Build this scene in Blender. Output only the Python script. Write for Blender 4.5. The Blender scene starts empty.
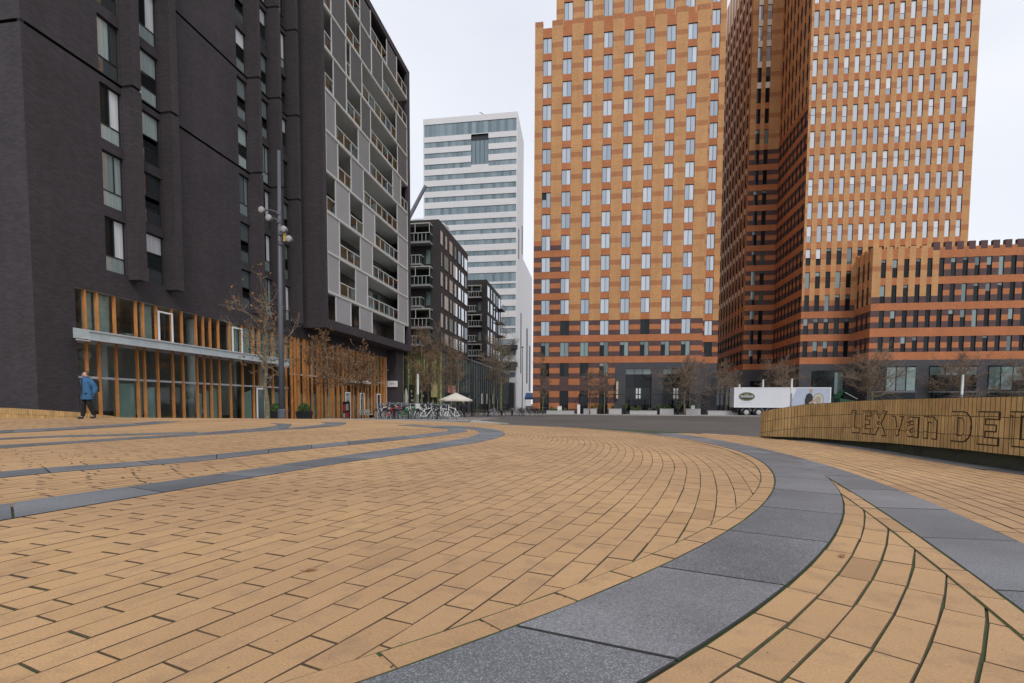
import bpy, math, random
from mathutils import Vector, Matrix
R = math.radians
SC = bpy.context.scene
COL = SC.collection
ZS = -0.9          # level of the street; the bridge deck is z = 0

# ------------------------------------------------------------------ node helpers
class NT:
    def __init__(s, m):
        m.use_nodes = True; s.t = m.node_tree; s.t.nodes.clear()
    def n(s, typ, ins=None, **kw):
        d = s.t.nodes.new(typ)
        for k, v in kw.items(): setattr(d, k, v)
        for k, v in (ins or {}).items(): s.put(d.inputs[k], v)
        return d
    def put(s, sock, v):
        if isinstance(v, bpy.types.NodeSocket): s.t.links.new(v, sock)
        elif isinstance(v, bpy.types.Node): s.t.links.new(v.outputs[0], sock)
        else:
            if isinstance(v, tuple) and len(v) == 3 and sock.type == 'RGBA': v = (*v, 1)
            sock.default_value = v
    def math(s, op, a, b=0.0): return s.n('ShaderNodeMath', {0: a, 1: b}, operation=op).outputs[0]
    def mix(s, f, a, b, mode='MIX'):
        d = s.n('ShaderNodeMix', data_type='RGBA', blend_type=mode)
        s.put(d.inputs[0], f); s.put(d.inputs[6], a); s.put(d.inputs[7], b); return d.outputs[2]
    def ramp(s, f, *stops):
        d = s.n('ShaderNodeValToRGB', {0: f}); e = d.color_ramp.elements
        while len(e) < len(stops): e.new(0.5)
        for q, (p, c) in zip(e, stops):
            q.position = p; q.color = (*c, 1) if isinstance(c, tuple) else (c, c, c, 1)
        return d.outputs[0]
    def noise(s, vec, scale, detail=4, rough=0.55):
        return s.n('ShaderNodeTexNoise', {'Vector': vec, 'Scale': scale, 'Detail': detail, 'Roughness': rough}).outputs[0]
    def out(s, sh): s.n('ShaderNodeOutputMaterial', {0: sh})
    def obj(s): return s.n('ShaderNodeTexCoord').outputs['Object']
    def uv(s): return s.n('ShaderNodeTexCoord').outputs['UV']
    def rnd(s):
        a = s.n('ShaderNodeObjectInfo').outputs['Random']; b = s.n('ShaderNodeNewGeometry').outputs['Random Per Island']
        return s.math('FRACT', s.math('ADD', a, b))
    def bump(s, h, st=0.3, d=0.01): return s.n('ShaderNodeBump', {'Height': h, 'Strength': st, 'Distance': d}).outputs[0]
    def bsdf(s, col, rough=0.7, normal=None, **kw):
        d = s.n('ShaderNodeBsdfPrincipled', {'Base Color': col, 'Roughness': rough})
        if normal is not None: s.put(d.inputs['Normal'], normal)
        for k, v in kw.items(): s.put(d.inputs[k.replace('_', ' ')], v)
        return d.outputs[0]

def sc3(c, k): return tuple(min(1, x * k) for x in c)
def plain(name, c, rough=0.6, var=0.12, scale=3.0, bump=0.0, metallic=0.0, spec=0.5):
    m = bpy.data.materials.new(name); t = NT(m); v = t.obj()
    a = t.noise(v, scale, 5); b = t.noise(v, scale * 9, 3)
    f = t.math('ADD', t.math('MULTIPLY', a, .65), t.math('MULTIPLY', b, .35))
    col = t.ramp(f, (.3, sc3(c, 1 - var)), (.7, sc3(c, 1 + var)))
    rg = t.math('ADD', t.math('MULTIPLY', a, .2), rough - .1)
    n = t.bump(b, .4, bump) if bump else None
    t.out(t.bsdf(col, rg, n, Metallic=metallic, Specular_IOR_Level=spec)); return m

def masonry(name, c, mortar, bw=.24, bh=.07, var=.25, large=.12, ms=.008, rough=.85, streak=.1):
    """brickwork laid on the wall's own (along, up) metres, with weathering"""
    m = bpy.data.materials.new(name); t = NT(m); u = t.uv(); o = t.obj()
    br = t.n('ShaderNodeTexBrick', {'Vector': u, 'Color1': sc3(c, 1 - var), 'Color2': sc3(c, 1 + var), 'Mortar': mortar,
             'Scale': 1.0, 'Mortar Size': ms, 'Mortar Smooth': .3, 'Brick Width': bw, 'Row Height': bh, 'Bias': 0.0})
    big = t.noise(o, .35, 5)
    mp = t.n('ShaderNodeMapping', {'Vector': u, 'Scale': (1.6, .09, 1)})
    st = t.noise(mp.outputs[0], 1.0, 5)
    col = t.mix(1.0, br.outputs[0], t.ramp(big, (.3, 1 - large), (.7, 1 + large * .6)), 'MULTIPLY')
    col = t.mix(1.0, col, t.ramp(st, (.3, 1 - streak), (.62, 1.0)), 'MULTIPLY')
    t.out(t.bsdf(col, rough, t.bump(t.math('SUBTRACT', 1.0, br.outputs[1]), .35, .006))); return m

def glass(name, lo, hi, gloss=.25, rough=.03, tint=(.9, .95, 1.0), mid=None, fres=.8):
    """window pane seen from outside: dim room, curtain or painted reflection behind a reflecting sheet"""
    m = bpy.data.materials.new(name); t = NT(m); o = t.obj(); r = t.rnd()
    stops = [(0.0, lo), (1.0, hi)] if mid is None else [(0.0, lo), (.5, mid), (1.0, hi)]
    col = t.ramp(r, *stops)
    mp = t.n('ShaderNodeMapping', {'Vector': t.uv(), 'Scale': (9, .5, 1)})
    col = t.mix(1.0, col, t.ramp(t.noise(mp.outputs[0], 1.2, 3), (.3, .72), (.7, 1.08)), 'MULTIPLY')
    n = t.bump(t.noise(o, .9, 2), .08, .02)
    d = t.bsdf(col, .5, Specular_IOR_Level=0.0)
    g = t.n('ShaderNodeBsdfGlossy', {'Color': tint, 'Roughness': rough, 'Normal': n}).outputs[0]
    lw = t.n('ShaderNodeLayerWeight', {'Blend': .25}).outputs['Fresnel']
    f = t.math('ADD', t.math('MULTIPLY', lw, fres), gloss)
    f = t.math('MINIMUM', f, .95)
    t.out(t.n('ShaderNodeMixShader', {0: f, 1: d, 2: g}).outputs[0]); return m

def clear_glass(name, gloss=.06, tint=(.72, .8, .78), fres=.5):
    m = bpy.data.materials.new(name); t = NT(m)
    tr = t.n('ShaderNodeBsdfTransparent', {'Color': tint}).outputs[0]
    g = t.n('ShaderNodeBsdfGlossy', {'Color': (.95, 1, 1), 'Roughness': .02, 'Normal': t.bump(t.noise(t.obj(), .7, 2), .06, .02)}).outputs[0]
    lw = t.n('ShaderNodeLayerWeight', {'Blend': .2}).outputs['Fresnel']
    f = t.math('MINIMUM', t.math('ADD', t.math('MULTIPLY', lw, fres), gloss), .9)
    t.out(t.n('ShaderNodeMixShader', {0: f, 1: tr, 2: g}).outputs[0]); return m

# ------------------------------------------------------------------ mesh helpers
class MB:
    def __init__(s): s.v = []; s.f = []; s.m = []; s.uv = []; s.a = []
    def poly(s, pts, mi=0, uv=None, a=0.0):
        k = len(s.v); s.v += [tuple(p) for p in pts]; s.f.append(tuple(range(k, k + len(pts))))
        s.m.append(mi); s.uv.append(uv); s.a.append(a)
    def box(s, x0, y0, z0, x1, y1, z1, mi=0):
        s.obox((x0, y0), (1, 0), (0, 1), x1 - x0, y1 - y0, z0, z1, mi)
    def obox(s, o, u, w, lu, lw, z0, z1, mi=0):
        """box from corner o along unit u (lu) and unit w (lw)"""
        P = [(o[0] + u[0] * a + w[0] * b, o[1] + u[1] * a + w[1] * b) for a, b in ((0, 0), (lu, 0), (lu, lw), (0, lw))]
        lo = [(*p, z0) for p in P]; hi = [(*p, z1) for p in P]
        for i in range(4):
            j = (i + 1) % 4; L = lu if i % 2 == 0 else lw
            s.poly([lo[i], lo[j], hi[j], hi[i]], mi, [(0, z0), (L, z0), (L, z1), (0, z1)])
        s.poly(hi, mi, [(0, 0), (lu, 0), (lu, lw), (0, lw)]); s.poly(lo[::-1], mi, [(0, lw), (lu, lw), (lu, 0), (0, 0)])
    def tube(s, pts, rad, n=6, mi=0, cap=True):
        pts = [Vector(p) for p in pts]
        if not isinstance(rad, (list, tuple)): rad = [rad] * len(pts)
        base = len(s.v); up = None
        for i, p in enumerate(pts):
            d = (pts[min(i + 1, len(pts) - 1)] - pts[max(i - 1, 0)]).normalized()
            if up is None:
                up = Vector((0, 0, 1)) if abs(d.z) < .9 else Vector((1, 0, 0))
            a = d.cross(up)
            if a.length < 1e-4: a = d.orthogonal()
            a.normalize(); b = d.cross(a); up = -b if b.dot(up) < 0 else b
            for k in range(n):
                t = 2 * math.pi * k / n
                s.v.append(tuple(p + (a * math.cos(t) + b * math.sin(t)) * rad[i]))
        for i in range(len(pts) - 1):
            for k in range(n):
                q = base + i * n
                s.f.append((q + k, q + (k + 1) % n, q + n + (k + 1) % n, q + n + k)); s.m.append(mi); s.uv.append(None); s.a.append(0)
        if cap:
            for q, rev in ((base, True), (base + (len(pts) - 1) * n, False)):
                l = [q + k for k in range(n)]
                s.f.append(tuple(l[::-1] if rev else l)); s.m.append(mi); s.uv.append(None); s.a.append(0)
    def lathe(s, c, prof, n=16, mi=0, axis='z'):
        """profile [(radius, height)] round an axis through c"""
        base = len(s.v)
        for r, h in prof:
            for k in range(n):
                t = 2 * math.pi * k / n; a, b = r * math.cos(t), r * math.sin(t)
                s.v.append({'z': (c[0] + a, c[1] + b, c[2] + h), 'y': (c[0] + a, c[1] + h, c[2] + b), 'x': (c[0] + h, c[1] + a, c[2] + b)}[axis])
        for i in range(len(prof) - 1):
            for k in range(n):
                q = base + i * n; s.f.append((q + k, q + (k + 1) % n, q + n + (k + 1) % n, q + n + k)); s.m.append(mi); s.uv.append(None); s.a.append(0)
        for q in (base, base + (len(prof) - 1) * n):
            s.f.append(tuple(q + k for k in range(n))); s.m.append(mi); s.uv.append(None); s.a.append(0)
    def build(s, name, mats, parent=None, smooth=False, org=None):
        if not isinstance(mats, (list, tuple)): mats = [mats]
        o0 = Vector(org) if org is not None else (wloc(parent) if parent else Vector((0, 0, 0)))
        me = bpy.data.meshes.new(name)
        me.from_pydata([(x - o0.x, y - o0.y, z - o0.z) for x, y, z in s.v], [], s.f)
        for m in mats: me.materials.append(m)
        me.polygons.foreach_set('material_index', s.m)
        if any(u is not None for u in s.uv):
            L = me.uv_layers.new(name='UVMap'); flat = []
            for f, u in zip(s.f, s.uv):
                for i in range(len(f)): flat += list(u[i]) if u is not None else [0.0, 0.0]
            L.data.foreach_set('uv', flat)
        if any(s.a):
            at = me.attributes.new('tone', 'FLOAT', 'FACE'); at.data.foreach_set('value', s.a)
        if smooth: me.polygons.foreach_set('use_smooth', [True] * len(s.f))
        me.update()
        ob = bpy.data.objects.new(name, me); COL.objects.link(ob)
        if parent: ob.parent = parent
        if org is not None: ob.location = o0 - (wloc(parent) if parent else Vector((0, 0, 0)))
        return ob

def wloc(o):
    p = Vector((0, 0, 0))
    while o: p += o.location; o = o.parent
    return p
def tag(o, label=None, cat=None, group=None, kind=None):
    if label: o['label'] = label
    if cat: o['category'] = cat
    if group: o['group'] = group
    if kind: o['kind'] = kind
    return o
def thing(name, label, cat, loc=(0, 0, 0), group=None):
    o = bpy.data.objects.new(name, None); o.empty_display_size = .3; COL.objects.link(o); o.location = loc
    return tag(o, label, cat, group)
def struct(o): o['kind'] = 'structure'; return o
def copy_tree(o, parent=None):
    c = o.copy(); COL.objects.link(c)
    if parent: c.parent = parent
    for ch in list(o.children): copy_tree(ch, c)
    return c

def spline(P, n=10):
    P = [Vector(p) for p in P]; P = [2 * P[0] - P[1]] + P + [2 * P[-1] - P[-2]]; o = []
    for i in range(1, len(P) - 2):
        a, b, c, d = P[i - 1:i + 3]
        for k in range(n):
            t = k / n; o.append(.5 * (2 * b + (c - a) * t + (2 * a - 5 * b + 4 * c - d) * t * t + (3 * b - a - 3 * c + d) * t ** 3))
    o.append(P[-2]); return o

# ------------------------------------------------------------------ materials
TAN, ORANGE, RUST, PURPLE = (.62, .325, .132), (.53, .185, .072), (.5, .21, .085), (.11, .058, .056)
M = {}
M['tan'] = masonry('tan_brick', TAN, (.36, .2, .1), var=.12)
M['orange'] = masonry('orange_brick', ORANGE, (.3, .13, .06), var=.12)
M['rust'] = masonry('rust_brick', RUST, (.26, .11, .055), var=.12)
M['purple'] = masonry('purple_brick', PURPLE, (.1, .065, .06), var=.2)
M['dark_brick'] = masonry('dark_brick', (.047, .039, .044), (.034, .029, .033), var=.2, bh=.065, large=.16, streak=.14, ms=.006)
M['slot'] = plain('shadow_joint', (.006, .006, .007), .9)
M['slate'] = plain('slate_cladding', (.052, .05, .058), .55, .15, 1.2, .004)
M['dark_metal'] = plain('dark_metal', (.02, .021, .025), .45, .1)
M['grey_metal'] = plain('grey_metal', (.19, .2, .22), .45, .1, metallic=.3)
M['light_metal'] = plain('light_metal', (.45, .46, .47), .45, .08)
M['white'] = plain('white_paint', (.75, .75, .75), .5, .05)
M['concrete'] = plain('concrete', (.33, .32, .3), .85, .16, 2.0, .004)
M['pale_render'] = plain('pale_panel', (.68, .67, .67), .6, .07, .2)
M['timber'] = plain('orange_timber', (.52, .22, .065), .55, .3, 1.4, .002)
M['pane_hotel'] = glass('curtained_pane', (.2, .25, .31), (.6, .64, .68), .24, mid=(.36, .42, .49))
M['pane_office'] = glass('blind_pane', (.27, .3, .36), (.74, .75, .76), .22, mid=(.48, .52, .58))
M['pane_dark'] = glass('dark_pane', (.006, .007, .008), (.022, .027, .027), .02, mid=(.01, .012, .013), fres=.3)  # dark rooms; on lower tower rows a dark reflection painted as colour
M['pane_teal'] = glass('green_tinted_pane', (.06, .09, .085), (.24, .33, .31), .1, fres=.4)
M['pane_flat'] = glass('flat_pane', (.012, .013, .015), (.42, .5, .48), .17, mid=(.13, .16, .16), fres=.45)
M['pane_white'] = glass('white_blind_sheen_pane', (.55, .57, .6), (.85, .86, .87), .12)  # white base colour serves for blinds and for reflected sky
M['pane_block'] = glass('sky_white_pane', (.6, .63, .67), (.9, .91, .92), .42)  # bright sky reflection put into the white base colour
M['pane_blue'] = glass('ribbon_pane', (.08, .14, .16), (.24, .32, .35), .1, mid=(.15, .22, .25), fres=.4)
M['pane_green'] = glass('podium_pane', (.05, .065, .058), (.105, .135, .12), .03, mid=(.07, .092, .083), fres=.08)
M['clear'] = clear_glass('clear_pane')
M['rail_glass'] = clear_glass('railing_glass', .1, (.7, .84, .81), .25)

def mat_asphalt():
    m = bpy.data.materials.new('asphalt'); t = NT(m); o = t.obj()
    a = t.noise(o, .12, 6); b = t.noise(o, 60, 3)
    c = t.ramp(a, (.3, (.095, .083, .076)), (.7, (.145, .128, .118)))
    c = t.mix(.35, c, t.ramp(b, (.3, .03), (.7, .22)), 'OVERLAY')
    t.out(t.bsdf(c, .8, t.bump(b, .4, .004))); return m
M['asphalt'] = mat_asphalt()

def mat_paver():
    m = bpy.data.materials.new('yellow_paver'); t = NT(m); o = t.obj()
    at = t.n('ShaderNodeAttribute', attribute_name='tone').outputs['Fac']
    c = t.ramp(at, (0, (.33, .2, .1)), (.18, (.415, .255, .13)), (.55, (.455, .284, .144)), (.85, (.485, .305, .157)), (1, (.475, .285, .14)))
    big = t.noise(o, .45, 5)
    c = t.mix(1.0, c, t.ramp(big, (.32, (.79, .76, .78)), (.66, (1.07, 1.06, 1.02))), 'MULTIPLY')
    sm = t.noise(o, 7, 6, .62)
    c = t.mix(t.ramp(sm, (.5, 0.0), (.74, .6)), c, (.24, .15, .095))
    gr = t.noise(o, 160, 3, .7)
    c = t.mix(.4, c, t.ramp(gr, (.25, .22), (.75, .78)), 'OVERLAY')
    pit = t.n('ShaderNodeTexVoronoi', {'Vector': o, 'Scale': 42, 'Randomness': 1.0}).outputs['Distance']
    pm = t.math('MULTIPLY', t.ramp(pit, (.05, 1.0), (.12, 0.0)), t.ramp(t.noise(o, 11, 2), (.58, 0.0), (.62, 1.0)))
    c = t.mix(t.math('MULTIPLY', pm, .8), c, (.1, .06, .04))
    gum = t.n('ShaderNodeTexVoronoi', {'Vector': o, 'Scale': 2.6, 'Randomness': 1.0})
    gm = t.ramp(t.math('ADD', gum.outputs['Distance'], t.math('MULTIPLY', t.noise(o, 40, 2), .03)), (.04, .55), (.06, 0.0))
    c = t.mix(gm, c, t.ramp(t.noise(o, .9, 1), (.45, (.13, .09, .06)), (.55, (.44, .36, .27))))
    h = t.math('ADD', t.math('MULTIPLY', gr, .35), t.math('SUBTRACT', t.math('MULTIPLY', sm, .9), pm))
    t.out(t.bsdf(c, t.ramp(sm, (.3, .62), (.7, .82)), t.bump(h, .8, .004), Specular_IOR_Level=.35)); return m
M['paver'] = mat_paver()

def mat_granite():
    m = bpy.data.materials.new('grey_granite'); t = NT(m); o = t.obj()
    at = t.n('ShaderNodeAttribute', attribute_name='tone').outputs['Fac']
    c = t.ramp(at, (0, (.085, .09, .102)), (1, (.16, .163, .176)))
    sp = t.noise(o, 210, 2, .7); sp2 = t.noise(o, 90, 4, .7)
    c = t.mix(t.ramp(sp, (.5, 0.0), (.64, .85)), c, (.33, .34, .36))
    c = t.mix(t.ramp(sp2, (.3, .6), (.47, 0.0)), c, (.035, .037, .045))
    c = t.mix(1.0, c, t.ramp(t.noise(o, 1.3, 6), (.3, .7), (.7, 1.2)), 'MULTIPLY')
    spot = t.n('ShaderNodeTexVoronoi', {'Vector': o, 'Scale': 1.15, 'Randomness': 1.0}).outputs['Distance']
    c = t.mix(t.ramp(t.math('ADD', spot, t.math('MULTIPLY', t.noise(o, 26, 3), .03)), (.036, .55), (.052, 0.0)), c, (.36, .36, .35))
    t.out(t.bsdf(c, .48, t.bump(sp2, .25, .002), Specular_IOR_Level=.4)); return m
M['granite'] = mat_granite()

def mat_joint():
    m = bpy.data.materials.new('mossy_joint'); t = NT(m); o = t.obj()
    a = t.noise(o, 3.2, 5, .65); b = t.noise(o, 70, 3)
    c = t.mix(t.ramp(a, (.36, 0.0), (.5, 1.0)), (.035, .026, .018), t.mix(b, (.02, .032, .009), (.06, .098, .022)))
    t.out(t.bsdf(c, .95, t.bump(b, .8, .006))); return m
M['joint'] = mat_joint()

def mat_parapet():
    """soldier courses: tall narrow bricks with dirty joints, on (along, up) metres"""
    m = bpy.data.materials.new('yellow_soldier_brick'); t = NT(m); u = t.uv(); o = t.obj()
    sw = t.n('ShaderNodeSeparateXYZ', {0: u}); x, y = sw.outputs[0], sw.outputs[1]
    cb = t.n('ShaderNodeCombineXYZ', {0: y, 1: x})
    br = t.n('ShaderNodeTexBrick', {'Vector': cb.outputs[0], 'Color1': (.44, .275, .115), 'Color2': (.53, .345, .15), 'Mortar': (.035, .024, .014), 'Scale': 1.0,
             'Mortar Size': .0042, 'Mortar Smooth': .35, 'Brick Width': .205, 'Row Height': .058}, offset=0.0)
    mp = t.n('ShaderNodeMapping', {'Vector': u, 'Scale': (7, 2.6, 1)}); st = t.noise(mp.outputs[0], 1.0, 6, .7)
    c = t.mix(1.0, br.outputs[0], t.ramp(st, (.3, .62), (.55, 1.04)), 'MULTIPLY')
    c = t.mix(t.ramp(t.noise(o, 3.2, 6, .65), (.5, 0.0), (.75, .4)), c, (.09, .075, .035))
    g = t.noise(o, 120, 3)
    h = t.math('ADD', t.math('SUBTRACT', 1.0, br.outputs[1]), t.math('MULTIPLY', g, .25))
    t.out(t.bsdf(c, .85, t.bump(h, .6, .006), Specular_IOR_Level=.25)); return m
M['parapet'] = mat_parapet()
def mat_mosswall():
    m = bpy.data.materials.new('mossy_concrete'); t = NT(m); o = t.obj()
    a = t.noise(o, 4, 6, .65)
    c = t.ramp(a, (.3, (.028, .025, .02)), (.5, (.06, .058, .042)), (.62, (.05, .065, .022)), (.75, (.16, .15, .13)))
    t.out(t.bsdf(c, .95, t.bump(t.noise(o, 40, 4), .7, .01))); return m
M['mossy'] = mat_mosswall()
def mat_bark(name, a, b, s=9):
    m = bpy.data.materials.new(name); t = NT(m); o = t.obj()
    n = t.noise(o, s, 6, .65)
    t.out(t.bsdf(t.ramp(n, (.35, a), (.65, b)), .9, t.bump(n, .5, .02))); return m
M['bark'] = mat_bark('plane_bark', (.1, .085, .05), (.26, .23, .14))
M['bark_green'] = mat_bark('algae_bark', (.1, .095, .03), (.21, .2, .07), 5)
M['twig'] = mat_bark('bare_twig', (.14, .098, .068), (.27, .195, .135))
M['edge'] = plain('dirty_paver_edge', (.11, .068, .04), .95, .3, 14)
M['gedge'] = plain('dirty_granite_edge', (.035, .036, .036), .95, .3, 14)
M['twig_pale'] = mat_bark('pale_twig', (.16, .13, .09), (.27, .23, .17))
def mat_leaf(name, *cols):
    m = bpy.data.materials.new(name); t = NT(m); r = t.rnd(); k = len(cols)
    t.out(t.bsdf(t.ramp(r, *[(i / (k - 1), c) for i, c in enumerate(cols)]), .75)); return m
M['dry_leaf'] = mat_leaf('withered_leaf', (.12, .055, .02), (.23, .1, .035), (.3, .17, .07), (.16, .07, .04))
M['green_leaf'] = mat_leaf('evergreen_leaf', (.02, .045, .012), (.05, .09, .02), (.1, .14, .03))

# ------------------------------------------------------------------ world, light, camera
SUN_EL, SUN_AZ = R(46), R(152)       # azimuth clockwise from +Y: behind the camera, to the right
w = bpy.data.worlds.new('World'); SC.world = w; w.use_nodes = True
t = NT(w)
sky = t.n('ShaderNodeTexSky', sky_type='NISHITA', sun_disc=False, sun_elevation=SUN_EL, sun_rotation=SUN_AZ, air_density=1.0, dust_density=3.0)
g = t.n('ShaderNodeTexCoord').outputs['Generated']
mp = t.n('ShaderNodeMapping', {'Vector': g, 'Scale': (1, 1, 2.4)})
cl = t.noise(mp.outputs[0], 1.7, 5, .5)
cloud = t.ramp(cl, (.3, (6.9, 7.25, 8.1)), (.7, (8.4, 8.6, 9.1)))
SKY_MIX = t.mix(.9, sky.outputs[0], cloud)           # thin high cloud over the clear sky
bg = t.n('ShaderNodeBackground', {'Color': SKY_MIX, 'Strength': .112})
t.n('ShaderNodeOutputWorld', {0: bg.outputs[0]})
ld = bpy.data.lights.new('sun', 'SUN'); ld.energy = 1.5; ld.angle = R(20); ld.color = (1, .97, .93)
lo = bpy.data.objects.new('sun', ld); COL.objects.link(lo)
sd = Vector((math.sin(SUN_AZ) * math.cos(SUN_EL), math.cos(SUN_AZ) * math.cos(SUN_EL), math.sin(SUN_EL)))
lo.rotation_euler = (-sd).to_track_quat('-Z', 'Y').to_euler(); lo.location = sd * 60

cam = bpy.data.cameras.new('camera'); co = bpy.data.objects.new('camera', cam); COL.objects.link(co); SC.camera = co
yaw, pit, rol = R(8.88), R(-3.25), R(.27)
fw = Vector((-math.sin(yaw) * math.cos(pit), math.cos(yaw) * math.cos(pit), math.sin(pit))); rt = Vector((math.cos(yaw), math.sin(yaw), 0)); up = rt.cross(fw)
r2 = rt * math.cos(rol) + up * math.sin(rol); u2 = -rt * math.sin(rol) + up * math.cos(rol)
mx = Matrix((r2, u2, -fw)).transposed().to_4x4(); mx.translation = (0, 0, .62); co.matrix_world = mx
cam.sensor_width = 36; cam.lens = 18; cam.shift_y = (433 - 341.5) / 1024; cam.clip_start = .05; cam.clip_end = 6000
SC.view_settings.view_transform = 'Standard'; SC.view_settings.look = 'None'; SC.view_settings.exposure = .08; SC.view_settings.gamma = 1
SC.render.engine = 'CYCLES'; SC.cycles.use_denoising = True; SC.cycles.max_bounces = 6; SC.cycles.transparent_max_bounces = 10
# ================================================================== GROUND AND PAVING
def sheet(name, pts, z, m):
    b = MB(); b.poly([(x, y, z) for x, y in pts], 0); return struct(b.build(name, m))
sheet('street', [(-2500, -1500), (2500, -1500), (2500, 4500), (-2500, 4500)], ZS, M['asphalt'])
# deck of the bridge: crest line from the right parapet round to the left building
CREST = [(3.62, 10.45), (3.2, 10.75), (2.35, 11.77), (.7, 13.2), (-.86, 14.1), (-2.95, 16.2), (-7.1, 18.2), (-11.1, 18.7), (-17, 18.2), (-21.9, 17.38)]
DECK = [(5.4, -6), (5.0, 0), (4.7, 2.5), (4.45, 4), (4.25, 6), (4.22, 8.6), (4.0, 9.7)] + CREST + [(-24, 13.5), (-24, -6)]
sheet('deck_bed', DECK, -.0048, M['joint'])
b = MB()
DO = [(p[0] + (1.5 if i < 4 else 0), p[1] + 6.5) for i, p in enumerate(CREST)]
for i in range(len(CREST) - 1):
    p, q, r_, s_ = CREST[i], CREST[i + 1], DO[i + 1], DO[i]
    b.poly([(*p, -.008), (*s_, ZS - .02), (*r_, ZS - .02), (*q, -.008)], 0)
for i in range(6):
    p, q = DECK[i], DECK[i + 1]; b.poly([(*p, -.01), (*p, ZS - .05), (*q, ZS - .05), (*q, -.01)], 1)
struct(b.build('bridge_ramp', [M['asphalt'], M['concrete']]))
rg = random.Random(4)

def inset(P, c):
    n = len(P); o = []
    for i in range(n):
        a, p, q = Vector(P[i - 1]), Vector(P[i]), Vector(P[(i + 1) % n])
        d1 = (p - a); d2 = (q - p)
        if d1.length < 1e-6 or d2.length < 1e-6: o.append(tuple(p)); continue
        d1.normalize(); d2.normalize()
        n1 = Vector((-d1.y, d1.x)); n2 = Vector((-d2.y, d2.x)); k = max(.3, 1 + n1.dot(n2))
        o.append(tuple(p + (n1 + n2) * (c / k)))
    return o
def tile(b, P, z, c, tone, tilt=.0007):
    """one paving stone: flat top, small worn chamfer down into the joint"""
    A = 0
    for i in range(len(P)): A += P[i - 1][0] * P[i][1] - P[i][0] * P[i - 1][1]
    if A < 0: P = P[::-1]
    cx = sum(p[0] for p in P) / len(P); cy = sum(p[1] for p in P) / len(P)
    tx, ty, dz = rg.uniform(-tilt, tilt) * 4, rg.uniform(-tilt, tilt) * 4, rg.uniform(-tilt, tilt)
    h = lambda p: z + dz + (p[0] - cx) * tx + (p[1] - cy) * ty
    T = inset(P, c); n = len(P)
    k = len(b.v)
    b.v += [(*p, h(p)) for p in T] + [(*p, h(p) - c * 1.3 - .003) for p in P]
    b.f.append(tuple(range(k, k + n))); b.m.append(0); b.uv.append(None); b.a.append(tone)
    for i in range(n):
        j = (i + 1) % n; b.f.append((k + i, k + n + i, k + n + j, k + j)); b.m.append(1); b.uv.append(None); b.a.append(tone)
class Line:
    """polyline with arc length"""
    def __init__(s, P):
        s.P = [Vector(p) for p in P]; s.L = [0.0]
        for i in range(1, len(P)): s.L.append(s.L[-1] + (s.P[i] - s.P[i - 1]).length)
    def par(s, l):
        import bisect
        i = max(0, min(bisect.bisect_right(s.L, l) - 1, len(s.P) - 2)); d = s.L[i + 1] - s.L[i]
        return i + (l - s.L[i]) / d if d > 1e-9 else float(i)
    def at(s, u):
        i = max(0, min(int(u), len(s.P) - 2)); return s.P[i].lerp(s.P[i + 1], u - i)
def course(b, A, B, ok, length=.312, jl=.006, je=.006, z=0.0, ch=.0025, start=None):
    """one row of pavers between two boundary lines with matching parameters"""
    mid = Line([(a + c) / 2 for a, c in zip(A.P, B.P)]); tot = mid.L[-1]
    s = rg.uniform(0, length) if start is None else start
    while s < tot - length:
        e = s + length * rg.uniform(.985, 1.015)
        u, v = mid.par(s + je / 2), mid.par(e - je / 2)
        def perp(C, w_):      # point of line C square across from the middle line at w_
            m_ = mid.at(w_); t_ = (mid.at(min(w_ + .3, len(mid.P) - 1.001)) - mid.at(max(w_ - .3, 0))).normalized(); x_ = w_
            for _ in range(3):
                x_ = max(0, min(x_, len(C.P) - 1.002)); dv = (C.at(x_ + .001) - C.at(x_)).length / .001
                if dv < 1e-6: break
                x_ -= (C.at(x_) - m_).dot(t_) / dv
            return C.at(max(0, min(x_, len(C.P) - 1.001)))
        P = [perp(A, u), perp(A, v), perp(B, v), perp(B, u)]; s = e
        c = sum(P, Vector((0, 0))) / 4
        if not ok(c): continue
        P = [q + Vector((rg.gauss(0, .0011), rg.gauss(0, .0011))) for q in P]
        # long joints: pull both sides in
        wv = (P[3] - P[0]); W = wv.length
        if W < .03: continue
        wv /= W; P[0] = P[0] + wv * jl / 2; P[1] = P[1] + wv * jl / 2; P[2] = P[2] - wv * jl / 2; P[3] = P[3] - wv * jl / 2
        tn = min(1, max(.01, rg.gauss(.56, .13)))
        if rg.random() < .012: tn = rg.uniform(.02, .2)
        tile(b, [tuple(p) for p in P], z, ch, tn)
def offset(P, d):
    """line moved d to the right of its direction"""
    o = []
    for i in range(len(P)):
        t_ = (P[min(i + 1, len(P) - 1)] - P[max(i - 1, 0)]).normalized(); o.append(P[i] + Vector((t_.y, -t_.x)) * d)
    return o
def arc(c, r, a0, a1, n): return [Vector((c[0] + r * math.cos(a0 + (a1 - a0) * i / n), c[1] + r * math.sin(a0 + (a1 - a0) * i / n))) for i in range(n + 1)]
def inside(p, poly):
    r_ = False; j = len(poly) - 1
    for i in range(len(poly)):
        a, c = poly[i], poly[j]
        if (a[1] > p[1]) != (c[1] > p[1]) and p[0] < (c[0] - a[0]) * (p[1] - a[1]) / (c[1] - a[1]) + a[0]: r_ = not r_
        j = i
    return r_
def ondeck(p): return inside(p, DECK)
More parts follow.
